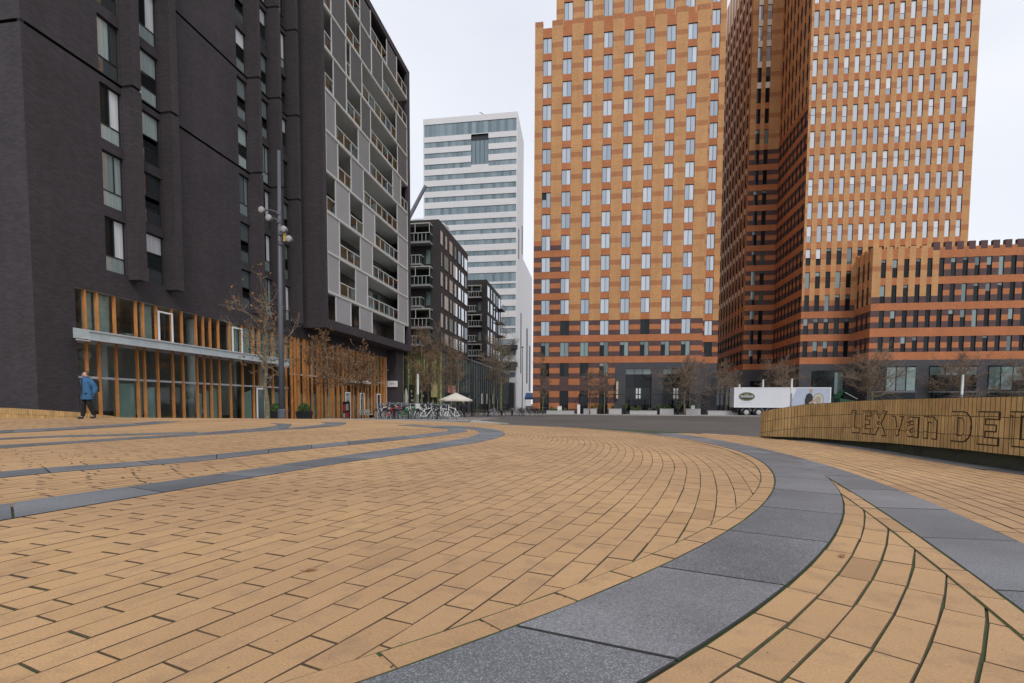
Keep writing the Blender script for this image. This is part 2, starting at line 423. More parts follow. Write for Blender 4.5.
def pave_band(b, A, B, z, L=.75, gap=.009, start=.2):
    A, B = Line(A), Line(B); mid = Line([(p + q) / 2 for p, q in zip(A.P, B.P)]); s = start
    while s < mid.L[-1] - .1:
        e = min(s + L, mid.L[-1]); k = max(2, int((e - s) / .12))
        us = [mid.par(s + gap / 2 + (e - s - gap) * i / k) for i in range(k + 1)]
        P = [tuple(A.at(u)) for u in us] + [tuple(B.at(u)) for u in reversed(us)]
        c = Vector(P[k // 2])
        if ondeck(c): tile(b, P, z, .002, min(1, max(.01, rg.gauss(.5, .3))), .0003)
        s = e
C1, R1 = (-7.331, 7.294), 9.269        # inner edge of the long granite curve
C2, R2 = (-6.727, 7.014), 9.018        # its outer edge
C3, R3 = (-39.064, 12.86), 41.864      # second curve, inner edge
C4, R4 = (-14.436, 6.723), 16.87       # second curve, outer edge
def din(c, r, p): return r - math.hypot(p[0] - c[0], p[1] - c[1])
gb = MB()
pave_band(gb, arc(C1, R1, R(-80), R(62), 260), arc(C2, R2, R(-80), R(62), 260), .0065, start=.43)
def yarc(c, r, y0, y1, n): return [Vector((c[0] + math.sqrt(r * r - (y0 + (y1 - y0) * i / n - c[1]) ** 2), y0 + (y1 - y0) * i / n)) for i in range(n + 1)]
pave_band(gb, yarc(C3, R3, -5, 5.9, 200), yarc(C4, R4, -5, 5.9, 200), .0046)
pave_band(gb, [Vector((x - .45, y)) for x, y in yarc(C4, R4, 5.3, 11.4, 90)], yarc(C4, R4, 5.3, 11.4, 90), .0052)
# granite leaves on the left
N2 = 14
S2L = spline([(-3.6, -3), (-3.25, .4), (-3.033, 2.188), (-2.855, 3.354), (-2.665, 4.354), (-2.518, 5.049), (-2.135, 6.569), (-1.794, 8.117), (-1.7, 9.428), (-1.85, 10.8), (-2.25, 12.0), (-2.9, 13.0), (-4.0, 14.0)], N2)
S2U = spline([(-4.15, -3), (-3.75, .6), (-3.5, 2.532), (-3.3, 3.45), (-3.1, 4.45), (-3.0, 5.1), (-2.66, 6.7), (-2.35, 8.2), (-2.25, 9.4), (-2.38, 10.7), (-2.75, 11.8), (-3.35, 12.6), (-4.35, 13.5)], N2)
S1L = spline([(-5.5, -3), (-5.0, 1.2), (-4.743, 3.438), (-4.35, 4.3), (-4.1, 4.829), (-3.801, 6.218), (-3.215, 8.269), (-2.85, 10.0), (-2.8, 11.3), (-3.2, 12.4), (-4.0, 13.4), (-5.2, 14.4)], N2)
S1U = spline([(-5.9, -3), (-5.4, 1.4), (-5.147, 3.733), (-4.75, 4.5), (-4.487, 5.283), (-4.155, 6.799), (-3.61, 9.0), (-3.3, 10.4), (-3.25, 11.4), (-3.6, 12.2), (-4.35, 13.0), (-5.5, 13.9)], N2)
pave_band(gb, S2U, S2L, .0045); pave_band(gb, S1U, S1L, .004)
B = lambda *P: spline(P, 10)
pave_band(gb, B((-8.7, -3), (-8.3, 4), (-8.22, 5.98), (-8.04, 7.3), (-7.9, 9.44), (-8.1, 11.71), (-8.9, 13.44), (-9.77, 14.38)), B((-8.2, -3), (-7.75, 3.8), (-7.69, 5.59), (-7.63, 6.72), (-7.35, 8.5), (-7.16, 9.84), (-7.34, 11.39), (-8.72, 13.87)), .0045)
pave_band(gb, B((-9.95, 2), (-9.85, 7.24), (-9.04, 8.72), (-8.2, 9.6)), B((-9.5, 2), (-9.43, 6.87), (-8.5, 8.2), (-7.9, 9.2)), .0039)
pave_band(gb, B((-7.6, 9.9), (-7.43, 10.9), (-7.44, 12.19), (-7.82, 14.13), (-8.6, 15.3)), B((-7.06, 9.87), (-6.87, 11.25), (-6.88, 12.96), (-7.26, 14.28), (-7.9, 15.6)), .0041)
pave_band(gb, B((-12.53, 2), (-12.53, 9.13), (-12.8, 11.36), (-13.32, 13.36), (-14, 14.6)), B((-11.4, 2), (-11.4, 8.22), (-11.6, 10.4), (-12.3, 12.9), (-13.2, 14.8)), .0045)
# strip of granite along the parapet
PAR = spline([(3.24, 10.42), (3.68, 9.75), (3.92, 8.8), (3.97, 7.8), (3.97, 6.8), (3.99, 5.9), (4.07, 5.2), (4.22, 4), (4.45, 2.5), (4.7, .5), (5.1, -3)], 12)
pave_band(gb, offset(PAR, -.02)[10:], offset(PAR, .21)[10:], .002, L=1.0)
struct(gb.build('granite_bands', [M['granite'], M['gedge']]))
# field of pavers between the left leaf and the long curve
pb = MB()
K0 = [(-3.6, -2.2), (-3.3, -.5), (-3.16, 1.0), (-3.033, 2.188), (-2.855, 3.354), (-2.665, 4.354), (-2.518, 5.049), (-2.135, 6.569), (-1.794, 8.117), (-1.7, 9.428), (-1.85, 10.8), (-2.4, 12.3), (-3.6, 14.0), (-5.6, 16.0)]
K1 = [(-1.9, -2.6), (-.95, -.75), (-.1, .72), (.33, 1.86), (.66, 2.9), (.85, 3.65), (.95, 4.1), (1.16, 5.3), (1.24, 6.7), (1.17, 8.0), (.98, 9.5), (.5, 11.2), (-.5, 13.4), (-1.7, 15.3)]
k0, k1 = spline(K0, 14), spline(K1, 14)
S2poly = [tuple(p) for p in S2L] + [(-8, 16), (-30, 16), (-30, -4)]
okmain = lambda p: din(C1, R1, p) > -.12 and not inside(p, S2poly) and ondeck(p)
lam = lambda f: Line([p.lerp(q, f) for p, q in zip(k0, k1)])
NCO = 31
for n in range(-14, 52): course(pb, lam(n / NCO), lam((n + 1) / NCO), okmain, jl=.0026 + .0006 * (n > 16), je=.0115 - .004 * (n > 12) - .003 * (n > 18), ch=.0015, start=(n % 2) * .156 + rg.uniform(0, .06), length=.3)
okall = ondeck
course(pb, Line(arc(C1, R1 - .005, R(-80), R(60), 260)), Line(arc(C1, R1 - .108, R(-80), R(60), 260)), okall, length=.312, z=.0036, jl=.004, je=.008)
# wedge between the two curves
for n in range(14):
    course(pb, Line(arc(C2, R2 + .004 + n * .1, R(-75), R(20), 220)), Line(arc(C2, R2 + .104 + n * .1, R(-75), R(20), 220)), lambda p: din(C3, R3, p) > -.14 and p[1] < 7, length=.31, jl=.0035, je=.003)
course(pb, Line(yarc(C3, R3 - .004, -5, 6.2, 200)), Line(yarc(C3, R3 - .09, -5, 6.2, 200)), lambda p: din(C2, R2, p) < -.02, length=.312, z=.0036, jl=.004, je=.004)
# right of the second curve
PARP = [tuple(p) for p in offset(PAR, .2)] + [(-10, -3), (-10, 10.6)]
for n in range(34):
    course(pb, Line(yarc(C4, R4 + .004 + n * .105, -5, 11.6, 230)), Line(yarc(C4, R4 + .109 + n * .105, -5, 11.6, 230)), lambda p: ondeck(p) and inside(p, PARP) if p[1] < 10.3 else ondeck(p), jl=.005, je=.004)
# left of the first leaf, following its curve
s1poly = [tuple(p) for p in S1L] + [(-8, 16), (-30, 16), (-30, -4)]
for n in range(14):
    course(pb, Line(offset(S1L, n * .107 + .003)), Line(offset(S1L, (n + 1) * .107 + .003)), lambda p: ondeck(p) and inside(p, S2poly) and not inside(p, s1poly), jl=.004, je=.012)
for n in range(165):
    if n < 60: o0, o1 = Line(offset(S1U[:-20], -n * .107 - .003)), Line(offset(S1U[:-20], -(n + 1) * .107 - .003))
    else:
        o0 = Line([Vector((-12 - (n - 60) * .107, -4 + 22.5 * i / 60)) for i in range(61)]); o1 = Line([p - Vector((.107, 0)) for p in o0.P])
    course(pb, o0, o1, lambda p: ondeck(p) and inside(p, s1poly) and p[1] > -1, jl=.004, je=.012)
def seam(b, A, B, z):
    for i in range(len(A) - 1): b.poly([(*A[i], z), (*A[i + 1], z), (*B[i + 1], z), (*B[i], z)])
sm_ = MB()
seam(sm_, arc(C1, R1 - .1115, R(-80), R(60), 260), arc(C1, R1 - .09, R(-80), R(60), 260), .0019)
seam(sm_, arc(C1, R1 - .012, R(-80), R(60), 260), arc(C1, R1 + .02, R(-80), R(60), 260), .0022)
seam(sm_, yarc(C3, R3 - .0925, -5, 6.0, 200), yarc(C3, R3 - .08, -5, 6.0, 200), .0019)
seam(sm_, yarc(C3, R3 - .008, -5, 5.9, 200), yarc(C3, R3 + .01, -5, 5.9, 200), .0022)
for S_ in (S2L, S1U): pass
struct(sm_.build('paving_seams', M['joint']))
struct(pb.build('plaza_pavers', [M['paver'], M['edge']]))
# far part of the crest beyond the leaves: continuous fill under the individual stones
fill = MB(); fill.poly([(x, y, -.0042) for x, y in [(-24, -5), (-6.2, -5), (-5.6, 3), (-4.6, 8), (-4.3, 12), (-3.2, 13.2), (-2.2, 13.8)] + CREST[5:] ], 0, None, .5)
struct(fill.build('far_paving', M['paver']))

# pavement in front of the hotel and along the towers, one kerb high
b = MB()
b.box(-16, 73.2, ZS - .1, 90, 98, ZS + .1); b.box(-90, 26, ZS - .1, -16.5, 57, ZS + .02)
struct(b.build('pavement', plain('pavement_slabs', (.17, .15, .14), .85, .18, 1.5)))
b = MB(); b.box(-16.15, 72.9, ZS - .1, 90, 73.18, ZS + .125); struct(b.build('kerb', M['concrete']))

# ------------------------------------------------------------------ the two brick parapets
def parapet(name, label, path, prof_top, prof_bot, thick, letters=None, plinth=True):
    L = Line(path); T = thing(name, label, 'wall', (path[0][0], path[0][1], 0))
    n = len(path); back = offset(L.P, -thick); inn = offset(L.P, -.09); binn = offset(L.P, -thick + .06)
    b = MB()
    for i in range(n - 1):
        s0, s1 = L.L[i], L.L[i + 1]; t0, t1, q0, q1 = prof_top(s0), prof_top(s1), prof_bot(s0), prof_bot(s1)
        a, c, d, e = L.P[i], L.P[i + 1], back[i], back[i + 1]
        b.poly([(*a, q0), (*c, q1), (*c, t1), (*a, t0)], 0, [(s0, t0 - q0 - t0 + q0 + q0 - t0), (s1, q1 - t1), (s1, 0), (s0, 0)])
        b.poly([(*a, t0), (*c, t1), (*e, t1), (*d, t0)], 0, [(s0, 0), (s1, 0), (s1, thick), (s0, thick)])
        b.poly([(*e, q1), (*d, q0), (*d, t0), (*e, t1)], 0, [(s1, q1 - t1), (s0, q0 - t0), (s0, 0), (s1, 0)])
        b.poly([(*d, q0), (*e, q1), (*c, q1), (*a, q0)], 0, [(0, 0), (.1, 0), (.1, .1), (0, .1)])
    for i in (0, n - 1):
        s0 = L.L[i]; a, d = L.P[i], back[i]
        P = [(*a, prof_bot(s0)), (*d, prof_bot(s0)), (*d, prof_top(s0)), (*a, prof_top(s0))]
        b.poly(P[::-1] if i == 0 else P, 0, [(0, 0), (thick, 0), (thick, .4), (0, .4)][::(-1 if i == 0 else 1)])
    b.build('brickwork', M['parapet'], T)
    if plinth:
        b = MB()
        for i in range(n - 1):
            b.poly([(*inn[i], -.02), (*inn[i + 1], -.02), (*inn[i + 1], prof_bot(L.L[i + 1]) + .01), (*inn[i], prof_bot(L.L[i]) + .01)], 0)
            b.poly([(*binn[i + 1], -.02), (*binn[i], -.02), (*binn[i], prof_bot(L.L[i]) + .01), (*binn[i + 1], prof_bot(L.L[i + 1]) + .01)], 0)
            for pts in (L.P, ):
                b.poly([(*(pts[i] + (pts[i + 1] - pts[i]).normalized().yx * 0), .004), (*pts[i + 1], .004), (*inn[i + 1], .004), (*inn[i], .004)], 0)
        b.build('plinth', M['mossy'], T)
    return T, L
def ip(x, X, Y):
    for i in range(len(X) - 1):
        if x <= X[i + 1]:
            return Y[i] + (Y[i + 1] - Y[i]) * max(0, min(1, (x - X[i]) / (X[i + 1] - X[i])))
    return Y[-1]
PW = spline([(4.3, 11.05), (3.7, 10.95), (3.3, 10.7), (3.24, 10.42), (3.4, 10.1), (3.68, 9.75), (3.92, 8.8), (3.97, 7.8), (3.97, 6.8), (3.99, 5.9), (4.07, 5.2), (4.22, 4), (4.45, 2.5), (4.7, .5), (5.1, -3)], 12)
LW = Line(PW)
s0 = LW.L[36]        # the nose of the wall
pt = lambda s: ip(s - s0, [-1.3, 0, .8, 2.0, 2.9, 4.4, 6, 20], [.4, .507, .634, .69, .705, .714, .718, .72])
pbm = lambda s: ip(s - s0, [-1.3, 0, .8, 2.0, 2.9, 4.4, 6, 20], [.02, .025, .05, .075, .115, .15, .15, .15])
PT, PL = parapet('brick_parapet', 'curved yellow brick parapet carved with letters at the right', PW, pt, pbm, .36)
# letters: brick strokes standing in dirt-filled outlines, mapped on the curved face
def sfind(x, y):
    best = min(range(len(PL.P)), key=lambda i: (PL.P[i] - Vector((x, y))).length); return PL.L[best]
def stroke_letter(name, polys, s_left, z0, wdt, hgt, slant=.0):
    g_, f_ = MB(), MB()
    def put(b, poly, off, depth, mi=0):
        def P(u, v, d):
            s = s_left + u * wdt; k = PL.par(s); p = PL.at(k); q = PL.at(min(k + .5, len(PL.P) - 1.01)); r_ = PL.at(max(k - .5, 0)); t_ = (q - r_).normalized()
            nn = Vector((t_.y, -t_.x)); return (p.x + nn.x * d, p.y + nn.y * d, z0 + v * hgt)
        n = len(poly); fr = [P(u, v, depth) for u, v in poly]; bk = [P(u, v, -.004) for u, v in poly]
        uvs = [(s_left + u * wdt, z0 + v * hgt - .72) for u, v in poly]
        b.poly(fr, mi, uvs)
        for i in range(n):
            j = (i + 1) % n; b.poly([bk[i], bk[j], fr[j], fr[i]], mi, [uvs[i], uvs[j], uvs[j], uvs[i]])
    for poly in polys:
        A = sum(poly[i - 1][0] * poly[i][1] - poly[i][0] * poly[i - 1][1] for i in range(len(poly)))
        if A < 0: poly = poly[::-1]
        sc_ = [(u * wdt, v * hgt) for u, v in poly]
        out = inset(sc_, -.0105); put(g_, [(u / wdt, v / hgt) for u, v in out], 0, .0035)
        # strokes are cut into soldier bricks
        put(f_, [(u / wdt, v / hgt) for u, v in inset(sc_, .003)], 0, .009)
    T_ = g_.build(name, M['dirt'], PT); f_.build('stroke', M['parapet'], T_)
M['dirt'] = plain('dirty_joint', (.035, .024, .014), .95, .3, 30)
def rect(x0, y0, x1, y1): return [(x0, y0), (x1, y0), (x1, y1), (x0, y1)]
GL = {
 'L': [rect(.08, .0, .36, 1), rect(.36, 0, .95, .2), rect(-.02, .9, .08, 1), rect(.36, .9, .46, 1)],
 'E': [rect(.05, 0, .35, 1), rect(.35, .8, .95, 1), rect(.35, .42, .82, .6), rect(.35, 0, .95, .2)],
 'X': [[(0, 1), (.28, 1), (.52, .62), (.38, .5)], [(.72, 1), (1, 1), (.66, .5), (.52, .62)], [(.38, .5), (.52, .38), (.27, 0), (0, 0)], [(.66, .5), (1, 0), (.73, 0), (.52, .38)]],
 'v': [[(0, 1), (.28, 1), (.52, .3), (.44, 0)], [(.74, 1), (1, 1), (.6, 0), (.46, 0), (.53, .3)]],
 'a': [rect(.62, 0, .92, .98), [(.1, .76), (.16, .9), (.28, .98), (.45, 1), (.6, .98), (.6, .8), (.45, .83), (.36, .8), (.3, .72)], [(.6, .6), (.42, .6), (.22, .54), (.1, .42), (.06, .28), (.09, .13), (.2, .03), (.36, 0), (.6, .06), (.6, .22), (.45, .16), (.37, .2), (.35, .3), (.4, .4), (.6, .45)]],
 'n': [rect(.05, 0, .34, 1), [(.36, .8), (.36, .99), (.7, 1), (.95, .82), (.95, 0), (.66, 0), (.66, .74)]],
 'D': [rect(.03, 0, .32, 1), [(.34, .82), (.34, 1), (.6, 1), (.76, .96), (.89, .85), (.97, .68), (.99, .5), (.97, .32), (.89, .15), (.76, .04), (.6, 0), (.34, 0), (.34, .18), (.56, .19), (.65, .25), (.7, .36), (.715, .5), (.7, .64), (.65, .75), (.56, .81)]],
}
for ch, nm, s_, w_, z_, h_ in [('L', 'letter', 2.012, .235, .214, .325), ('E', 'letter', 2.295, .235, .214, .325), ('X', 'letter', 2.56, .335, .212, .328), ('v', 'letter', 3.03, .25, .234, .243), ('a', 'letter', 3.335, .3, .234, .243), ('n', 'letter', 3.70, .255, .236, .25), ('D', 'letter', 4.18, .3, .236, .318), ('E', 'letter', 4.56, .28, .23, .328), ('L', 'letter', 4.955, .28, .238, .325)]:
    stroke_letter(nm, GL[ch], s0 + s_, z_, w_, h_)
PW2 = [Vector(p) for p in ((-27.4, 15.0), (-24, 15.5), (-21.8, 15.9), (-20.5, 16.3), (-19.8, 17.1), (-19.3, 17.95), (-18.95, 18.9))]
PW2 = spline([tuple(p) for p in PW2], 6)[::-1]
LW2 = Line(PW2)
parapet('brick_parapet', 'low yellow brick parapet tapering down beside the dark wall at left', PW2[::-1], lambda s: ip(s, [0, 3.4, 5.7, 7.07, 8.1, 9.1, 10.1], [.5, .43, .378, .308, .226, .075, -.12]), lambda s: -.6, .36, plinth=False)
# ================================================================== BUILDINGS
def facade(b, o, u, us, zs, cell, depth=.25, rev=0):
    """wall from origin o (x, y) along unit u; cell(i, j) -> material index, or ('hole', reveal index)"""
    inn = (-u[1], u[0])
    P = lambda s, z, d=0: (o[0] + u[0] * s + inn[0] * d, o[1] + u[1] * s + inn[1] * d, z)
    for i in range(len(us) - 1):
        j = 0
        while j < len(zs) - 1:
            c = cell(i, j); a, e = us[i], us[i + 1]
            if c is None: j += 1; continue
            if isinstance(c, tuple):
                k = j + 1
                while k < len(zs) - 1 and isinstance(cell(i, k), tuple): k += 1
                z0, z1 = zs[j], zs[k]; r_ = c[1]; zmid = j
                lh = i > 0 and isinstance(cell(i - 1, zmid), tuple); rh_ = i < len(us) - 2 and isinstance(cell(i + 1, zmid), tuple)
                if not lh: b.poly([P(a, z0), P(a, z0, depth), P(a, z1, depth), P(a, z1)], r_, [(0, z0), (depth, z0), (depth, z1), (0, z1)])
                if not rh_: b.poly([P(e, z0, depth), P(e, z0), P(e, z1), P(e, z1, depth)], r_, [(0, z0), (depth, z0), (depth, z1), (0, z1)])
                b.poly([P(a, z0), P(e, z0), P(e, z0, depth), P(a, z0, depth)], r_, [(a, 0), (e, 0), (e, depth), (a, depth)])
                b.poly([P(a, z1, depth), P(e, z1, depth), P(e, z1), P(a, z1)], r_, [(a, 0), (e, 0), (e, depth), (a, depth)])
                j = k; continue
            k = j + 1
            while k < len(zs) - 1 and cell(i, k) == c: k += 1
            b.poly([P(a, zs[j]), P(e, zs[j]), P(e, zs[k]), P(a, zs[k])], c, [(a, zs[j]), (e, zs[j]), (e, zs[k]), (a, zs[k])])
            j = k
_wc = {}
def win_mesh(kind, w_, h_, panes, fm, pm, fr=.06, dep=.06):
    """frame and pane meshes of a window, origin at its foot centre, x along the wall, y into it"""
    key = (kind, round(w_, 3), round(h_, 3), pm.name if not isinstance(pm, (list, tuple)) else tuple(p.name for p in pm))
    if key in _wc: return _wc[key]
    f_, p_ = MB(), MB(); x0, x1 = -w_ / 2, w_ / 2
    f_.box(x0, 0, 0, x0 + fr, dep, h_); f_.box(x1 - fr, 0, 0, x1, dep, h_); f_.box(x0 + fr, 0, 0, x1 - fr, dep, fr); f_.box(x0 + fr, 0, h_ - fr, x1 - fr, dep, h_)
    pms = list(pm) if isinstance(pm, (list, tuple)) else [pm]
    for q in panes:      # (x0, z0, x1, z1, material index) as fractions
        a, c, d, e = x0 + w_ * q[0], h_ * q[1], x0 + w_ * q[2], h_ * q[3]
        y = dep * .55 + (q[5] if len(q) > 5 else 0)
        p_.poly([(a, y, c), (d, y, c), (d, y, e), (a, y, e)], q[4] if len(q) > 4 else 0, [(q[0], q[1]), (q[2], q[1]), (q[2], q[3]), (q[0], q[3])])
        if q[0] > .02: f_.box(a - fr * .45, .003, c + .003, a + fr * .45, dep - .003, e - .003)
        if q[1] > .02: f_.box(a + fr * .5, .004, c - fr * .45, d - fr * .5, dep - .004, c + fr * .45)
    me = []
    for b, m_, nm in ((f_, [fm], 'window'), (p_, pms, 'pane')):
        ob = b.build(nm, m_); me.append(ob.data); bpy.data.objects.remove(ob)
    _wc[key] = me; return me
def put_window(parent, me, x, y, z, u, name='window'):
    f_ = bpy.data.objects.new(name, me[0]); COL.objects.link(f_); f_.parent = parent
    f_.location = Vector((x, y, z)) - wloc(parent); f_.rotation_euler.z = math.atan2(u[1], u[0])
    p_ = bpy.data.objects.new('pane', me[1]); COL.objects.link(p_); p_.parent = f_
    return f_
class Rest:
    """windows beyond the hundred largest: one mesh"""
    def __init__(s): s.b = MB(); s.mats = []
    def add(s, me, x, y, z, u):
        for m_ in me:
            k = len(s.b.v); c, d = u
            s.b.v += [(x + v.co.x * c - v.co.y * d, y + v.co.x * d + v.co.y * c, z + v.co.z) for v in m_.vertices]
            uvl = m_.uv_layers[0].data if m_.uv_layers else None
            for p in m_.polygons:
                mt = m_.materials[p.material_index]
                if mt not in s.mats: s.mats.append(mt)
                s.b.f.append(tuple(k + v for v in p.vertices)); s.b.m.append(s.mats.index(mt)); s.b.a.append(0)
                s.b.uv.append([tuple(uvl[l].uv) for l in p.loop_indices] if uvl else None)
    def done(s, parent, name='upper_windows'):
        if s.b.f: tag(s.b.build(name, s.mats, parent), kind='stuff')
def place_windows(parent, wl, limit=100):
    """wl: (distance key, mesh pair, x, y, z, u)"""
    wl = sorted(wl, key=lambda q: q[0]); rest = Rest()
    for i, (k, me, x, y, z, u) in enumerate(wl):
        if i < limit: put_window(parent, me, x, y, z, u)
        else: rest.add(me, x, y, z, u)
    rest.done(parent)
EX, EY = (1, 0), (0, 1)
def dist(x, y, z): return math.sqrt(x * x + y * y + (z - .6) ** 2)
rw = random.Random(11)

# ---------------------------------------------------------- the near dark apartment building
X0 = -22.0
A = thing('apartment_building', 'near dark brick apartment block with timber shopfront and overhanging balcony box', 'building', (X0, 17.42, ZS))
TOP = 36.4
bot = [6.62 + 2.95 * k for k in range(10)]; slots = [(15.27, 15.41), (21.17, 21.31), (27.07, 27.21), (32.97, 33.11)]
zs = [ZS - .1, 5.57]
for z in bot: zs += [z, z + 2.47]
for a, c in slots: zs += [a, c]
zs = sorted(zs + [TOP]); zc = lambda j: (zs[j] + zs[j + 1]) / 2
WCOL = [(20.62, 21.7), (22.72, 23.88), (29.82, 30.78), (32.1, 32.98), (34.3, 35.12)]
us = [0, 19.1 - 17.42] + [v - 17.42 for c in WCOL for v in c] + [36.5 - 17.42, 52.9 - 17.42, 55.1 - 17.42]
us = sorted(us)
def c_main(i, j):
    y = 17.42 + (us[i] + us[i + 1]) / 2; z = zc(j)
    if z < 5.57 and 19.1 < y < 52.9: return None
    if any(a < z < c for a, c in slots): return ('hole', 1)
    if any(a < y < c for a, c in WCOL) and any(q < z < q + 2.47 for q in bot): return ('hole', 0)
    return 0
b = MB(); facade(b, (X0, 17.42), EY, us, zs, c_main, .14)
zs2 = sorted([ZS - .1, TOP] + [v for s_ in slots for v in s_])
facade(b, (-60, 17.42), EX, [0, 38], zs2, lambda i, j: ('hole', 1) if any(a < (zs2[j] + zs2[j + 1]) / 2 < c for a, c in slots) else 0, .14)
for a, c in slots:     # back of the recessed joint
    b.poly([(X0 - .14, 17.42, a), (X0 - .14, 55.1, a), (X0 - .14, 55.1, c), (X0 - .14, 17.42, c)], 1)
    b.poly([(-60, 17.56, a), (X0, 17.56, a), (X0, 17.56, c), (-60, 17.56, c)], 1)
b.poly([(X0, 55.1, ZS), (-60, 55.1, ZS), (-60, 55.1, TOP), (X0, 55.1, TOP)], 0); b.poly([(-60, 55.1, ZS), (-60, 17.42, ZS), (-60, 17.42, TOP), (-60, 55.1, TOP)], 0)
b.build('wall', [M['dark_brick'], M['slot']], A)
b = MB(); b.poly([(-60, 17.42, TOP), (X0, 17.42, TOP), (X0, 55.1, TOP), (-60, 55.1, TOP)], 0); b.build('roof', M['slate'], A)
for (y0, y1), dp, ln in zip(WCOL, (.62, .68, .8, .8, .82), (.46, .46, .26, .26, .27)):
    b = MB(); cuts = [6.45] + [v for s_ in slots for v in s_] + [TOP - .1]
    for k in range(0, len(cuts), 2):
        b.obox((X0 + .003, y1 + .02), EX, EY, dp, ln, cuts[k], cuts[k + 1])
        if k: b.obox((X0 + .003, y1 + .05), EX, EY, dp - .1, ln - .06, cuts[k - 1], cuts[k], 1)
    b.build('bay_fin', [M['dark_brick'], M['slot']], A)
    for q in bot:
        r_ = rw.random()
        PM = [M['pane_flat'], M['pane_white'], M['pane_dark'], M['rust']]  # pale panes: blinds plus sky reflections put into the base colour
        wd = y1 - y0
        if r_ < .3: pn = [(.0, .0, 1, .3, 0), (0, .3, 1, rw.choice((.45, .6)), 2), (0, .55, 1, 1, 0)]
        elif r_ < .5: pn = [(0, 0, 1, .3, 0), (0, .3, .5, 1, 2), (.5, .3, 1, 1, 1)]
        elif r_ < .75: pn = [(0, 0, 1, .3, 0), (0, .3, 1, .62, 2), (0, .62, 1, 1, 1)]
        else: pn = [(0, 0, 1, .3, 0), (0, .3, .62, 1, 0), (.62, .3, 1, 1, 0)]
        key = 'res%d' % rw.randrange(10 ** 6)
        me = win_mesh(key, wd, 2.47, pn, M['dark_metal'], PM, .055)
        put_window(A, me, X0 - .12, (y0 + y1) / 2, q, EY)
# shopfront: timber posts, panes, canopy, room behind
posts = [19.12, 19.62, 20.19, 21.04, 22.18, 22.58, 23.37, 24.33, 25.02, 26.03, 26.57, 27.12, 27.78, 28.74, 29.85, 30.94, 31.56, 32.21, 33.0, 33.9, 34.6, 35.3, 35.75, 36.2, 37.0, 37.5, 38.1, 39.0, 39.5, 40.2, 41.0, 41.4, 42.3, 43.2, 43.8, 44.7, 45.2, 46.2, 46.9, 47.8, 48.4, 49.3, 50.0, 50.9, 51.7, 52.4, 52.8]
rp = random.Random(3)
S = thing('x', 'x', 'x'); bpy.data.objects.remove(S)
for k, y in enumerate(posts[1:]):
    wd = .085 if y < 35 else rp.choice((.12, .16, .26, .36)); b = MB()
    b.obox((X0 - .2, y - wd / 2), EX, EY, .12, wd, ZS, 5.56); b.build('timber_post', M['timber'], A)
tb = MB()
tb.box(X0 - .26, 19.12, 1.66, X0 - .16, 34.9, 1.76); tb.box(X0 - .26, 35.2, 2.72, X0 - .16, 52.8, 2.84); tb.box(X0 - .28, 19.12, 3.2, X0 - .14, 34.9, 3.42)
tb.build('transom', M['light_metal'], A)
M['curtain'] = plain('grey_green_curtain', (.42, .48, .44), .9, .25, 3)
M['frosted'] = plain('frosted_film', (.32, .4, .36), .4, .1, 1)
for k in range(len(posts) - 1):
    y0, y1 = posts[k] + .05, posts[k + 1] - .05
    g_ = MB(); x = X0 - .21
    for z0, z1 in ((ZS, 1.66), (1.76, 3.2), (3.42, 5.55)) if y0 < 35 else ((ZS, 2.72), (2.84, 5.55)):
        g_.poly([(x, y0, z0), (x, y1, z0), (x, y1, z1), (x, y0, z1)], 0, [(0, 0), (1, 0), (1, 1), (0, 1)])
    r_ = rp.random()
    if r_ < .55 or y0 > 28:      # curtain in the upper row
        g_.poly([(x - .15, y0, 3.45 if y0 < 35 else 2.9), (x - .15, y1, 3.45 if y0 < 35 else 2.9), (x - .15, y1, 5.5), (x - .15, y0, 5.5)], 1)
    if rp.random() < .6: g_.poly([(x - .08, y0, ZS + .1), (x - .08, y1, ZS + .1), (x - .08, y1, 1.6 - rp.random() * .5), (x - .08, y0, 1.6 - rp.random() * .5)], 2)
    g_.build('shop_pane', [M['clear'], M['curtain'], M['frosted']], A)
M['room'] = plain('room_plaster', (.5, .48, .45), .9, .2, .6)
b = MB()
b.poly([(-29, 19.1, ZS + .02), (X0 - .25, 19.1, ZS + .02), (X0 - .25, 52.9, ZS + .02), (-29, 52.9, ZS + .02)], 0)
b.poly([(-29, 19.1, ZS), (-29, 19.1, 5.6), (-29, 52.9, 5.6), (-29, 52.9, ZS)][::-1], 0)
b.poly([(-29, 19.1, 5.56), (X0 - .02, 19.1, 5.56), (X0 - .02, 52.9, 5.56), (-29, 52.9, 5.56)][::-1], 0)
b.poly([(-29, 19.1, ZS), (X0, 19.1, ZS), (X0, 19.1, 5.6), (-29, 19.1, 5.6)], 0); b.poly([(-29, 52.9, ZS), (X0, 52.9, ZS), (X0, 52.9, 5.6), (-29, 52.9, 5.6)][::-1], 0)
for y in (30.5, 36, 44): b.box(-29, y, ZS, X0 - 1.2, y + .2, 5.55)
b.build('interior', M['room'], A)
for y in (21.6, 27.2, 33.6):
    b = MB(); b.lathe((X0 - 1.5, y, ZS), [(.22, .02), (.22, 6.4)], 14); b.build('column', M['white'], A)
b = MB(); yr = random.Random(2)
for k in range(14):
    y = 19.8 + k * 1.05; x = X0 - yr.uniform(.7, 3.5); h = yr.uniform(.6, 1.15)
    b.box(x - .5, y, ZS + .03, x, y + yr.uniform(.4, .8), ZS + .03 + h, k % 3)
for k in range(5):
    y = 20.2 + k * .9; b.box(X0 - .9, y, 3.5, X0 - .5, y + .4, 3.5 + yr.uniform(.2, .5), k % 3)
b.build('furniture', [plain('mustard_fabric', (.45, .33, .05)), plain('dark_wood', (.05, .035, .03)), M['light_metal']], A)
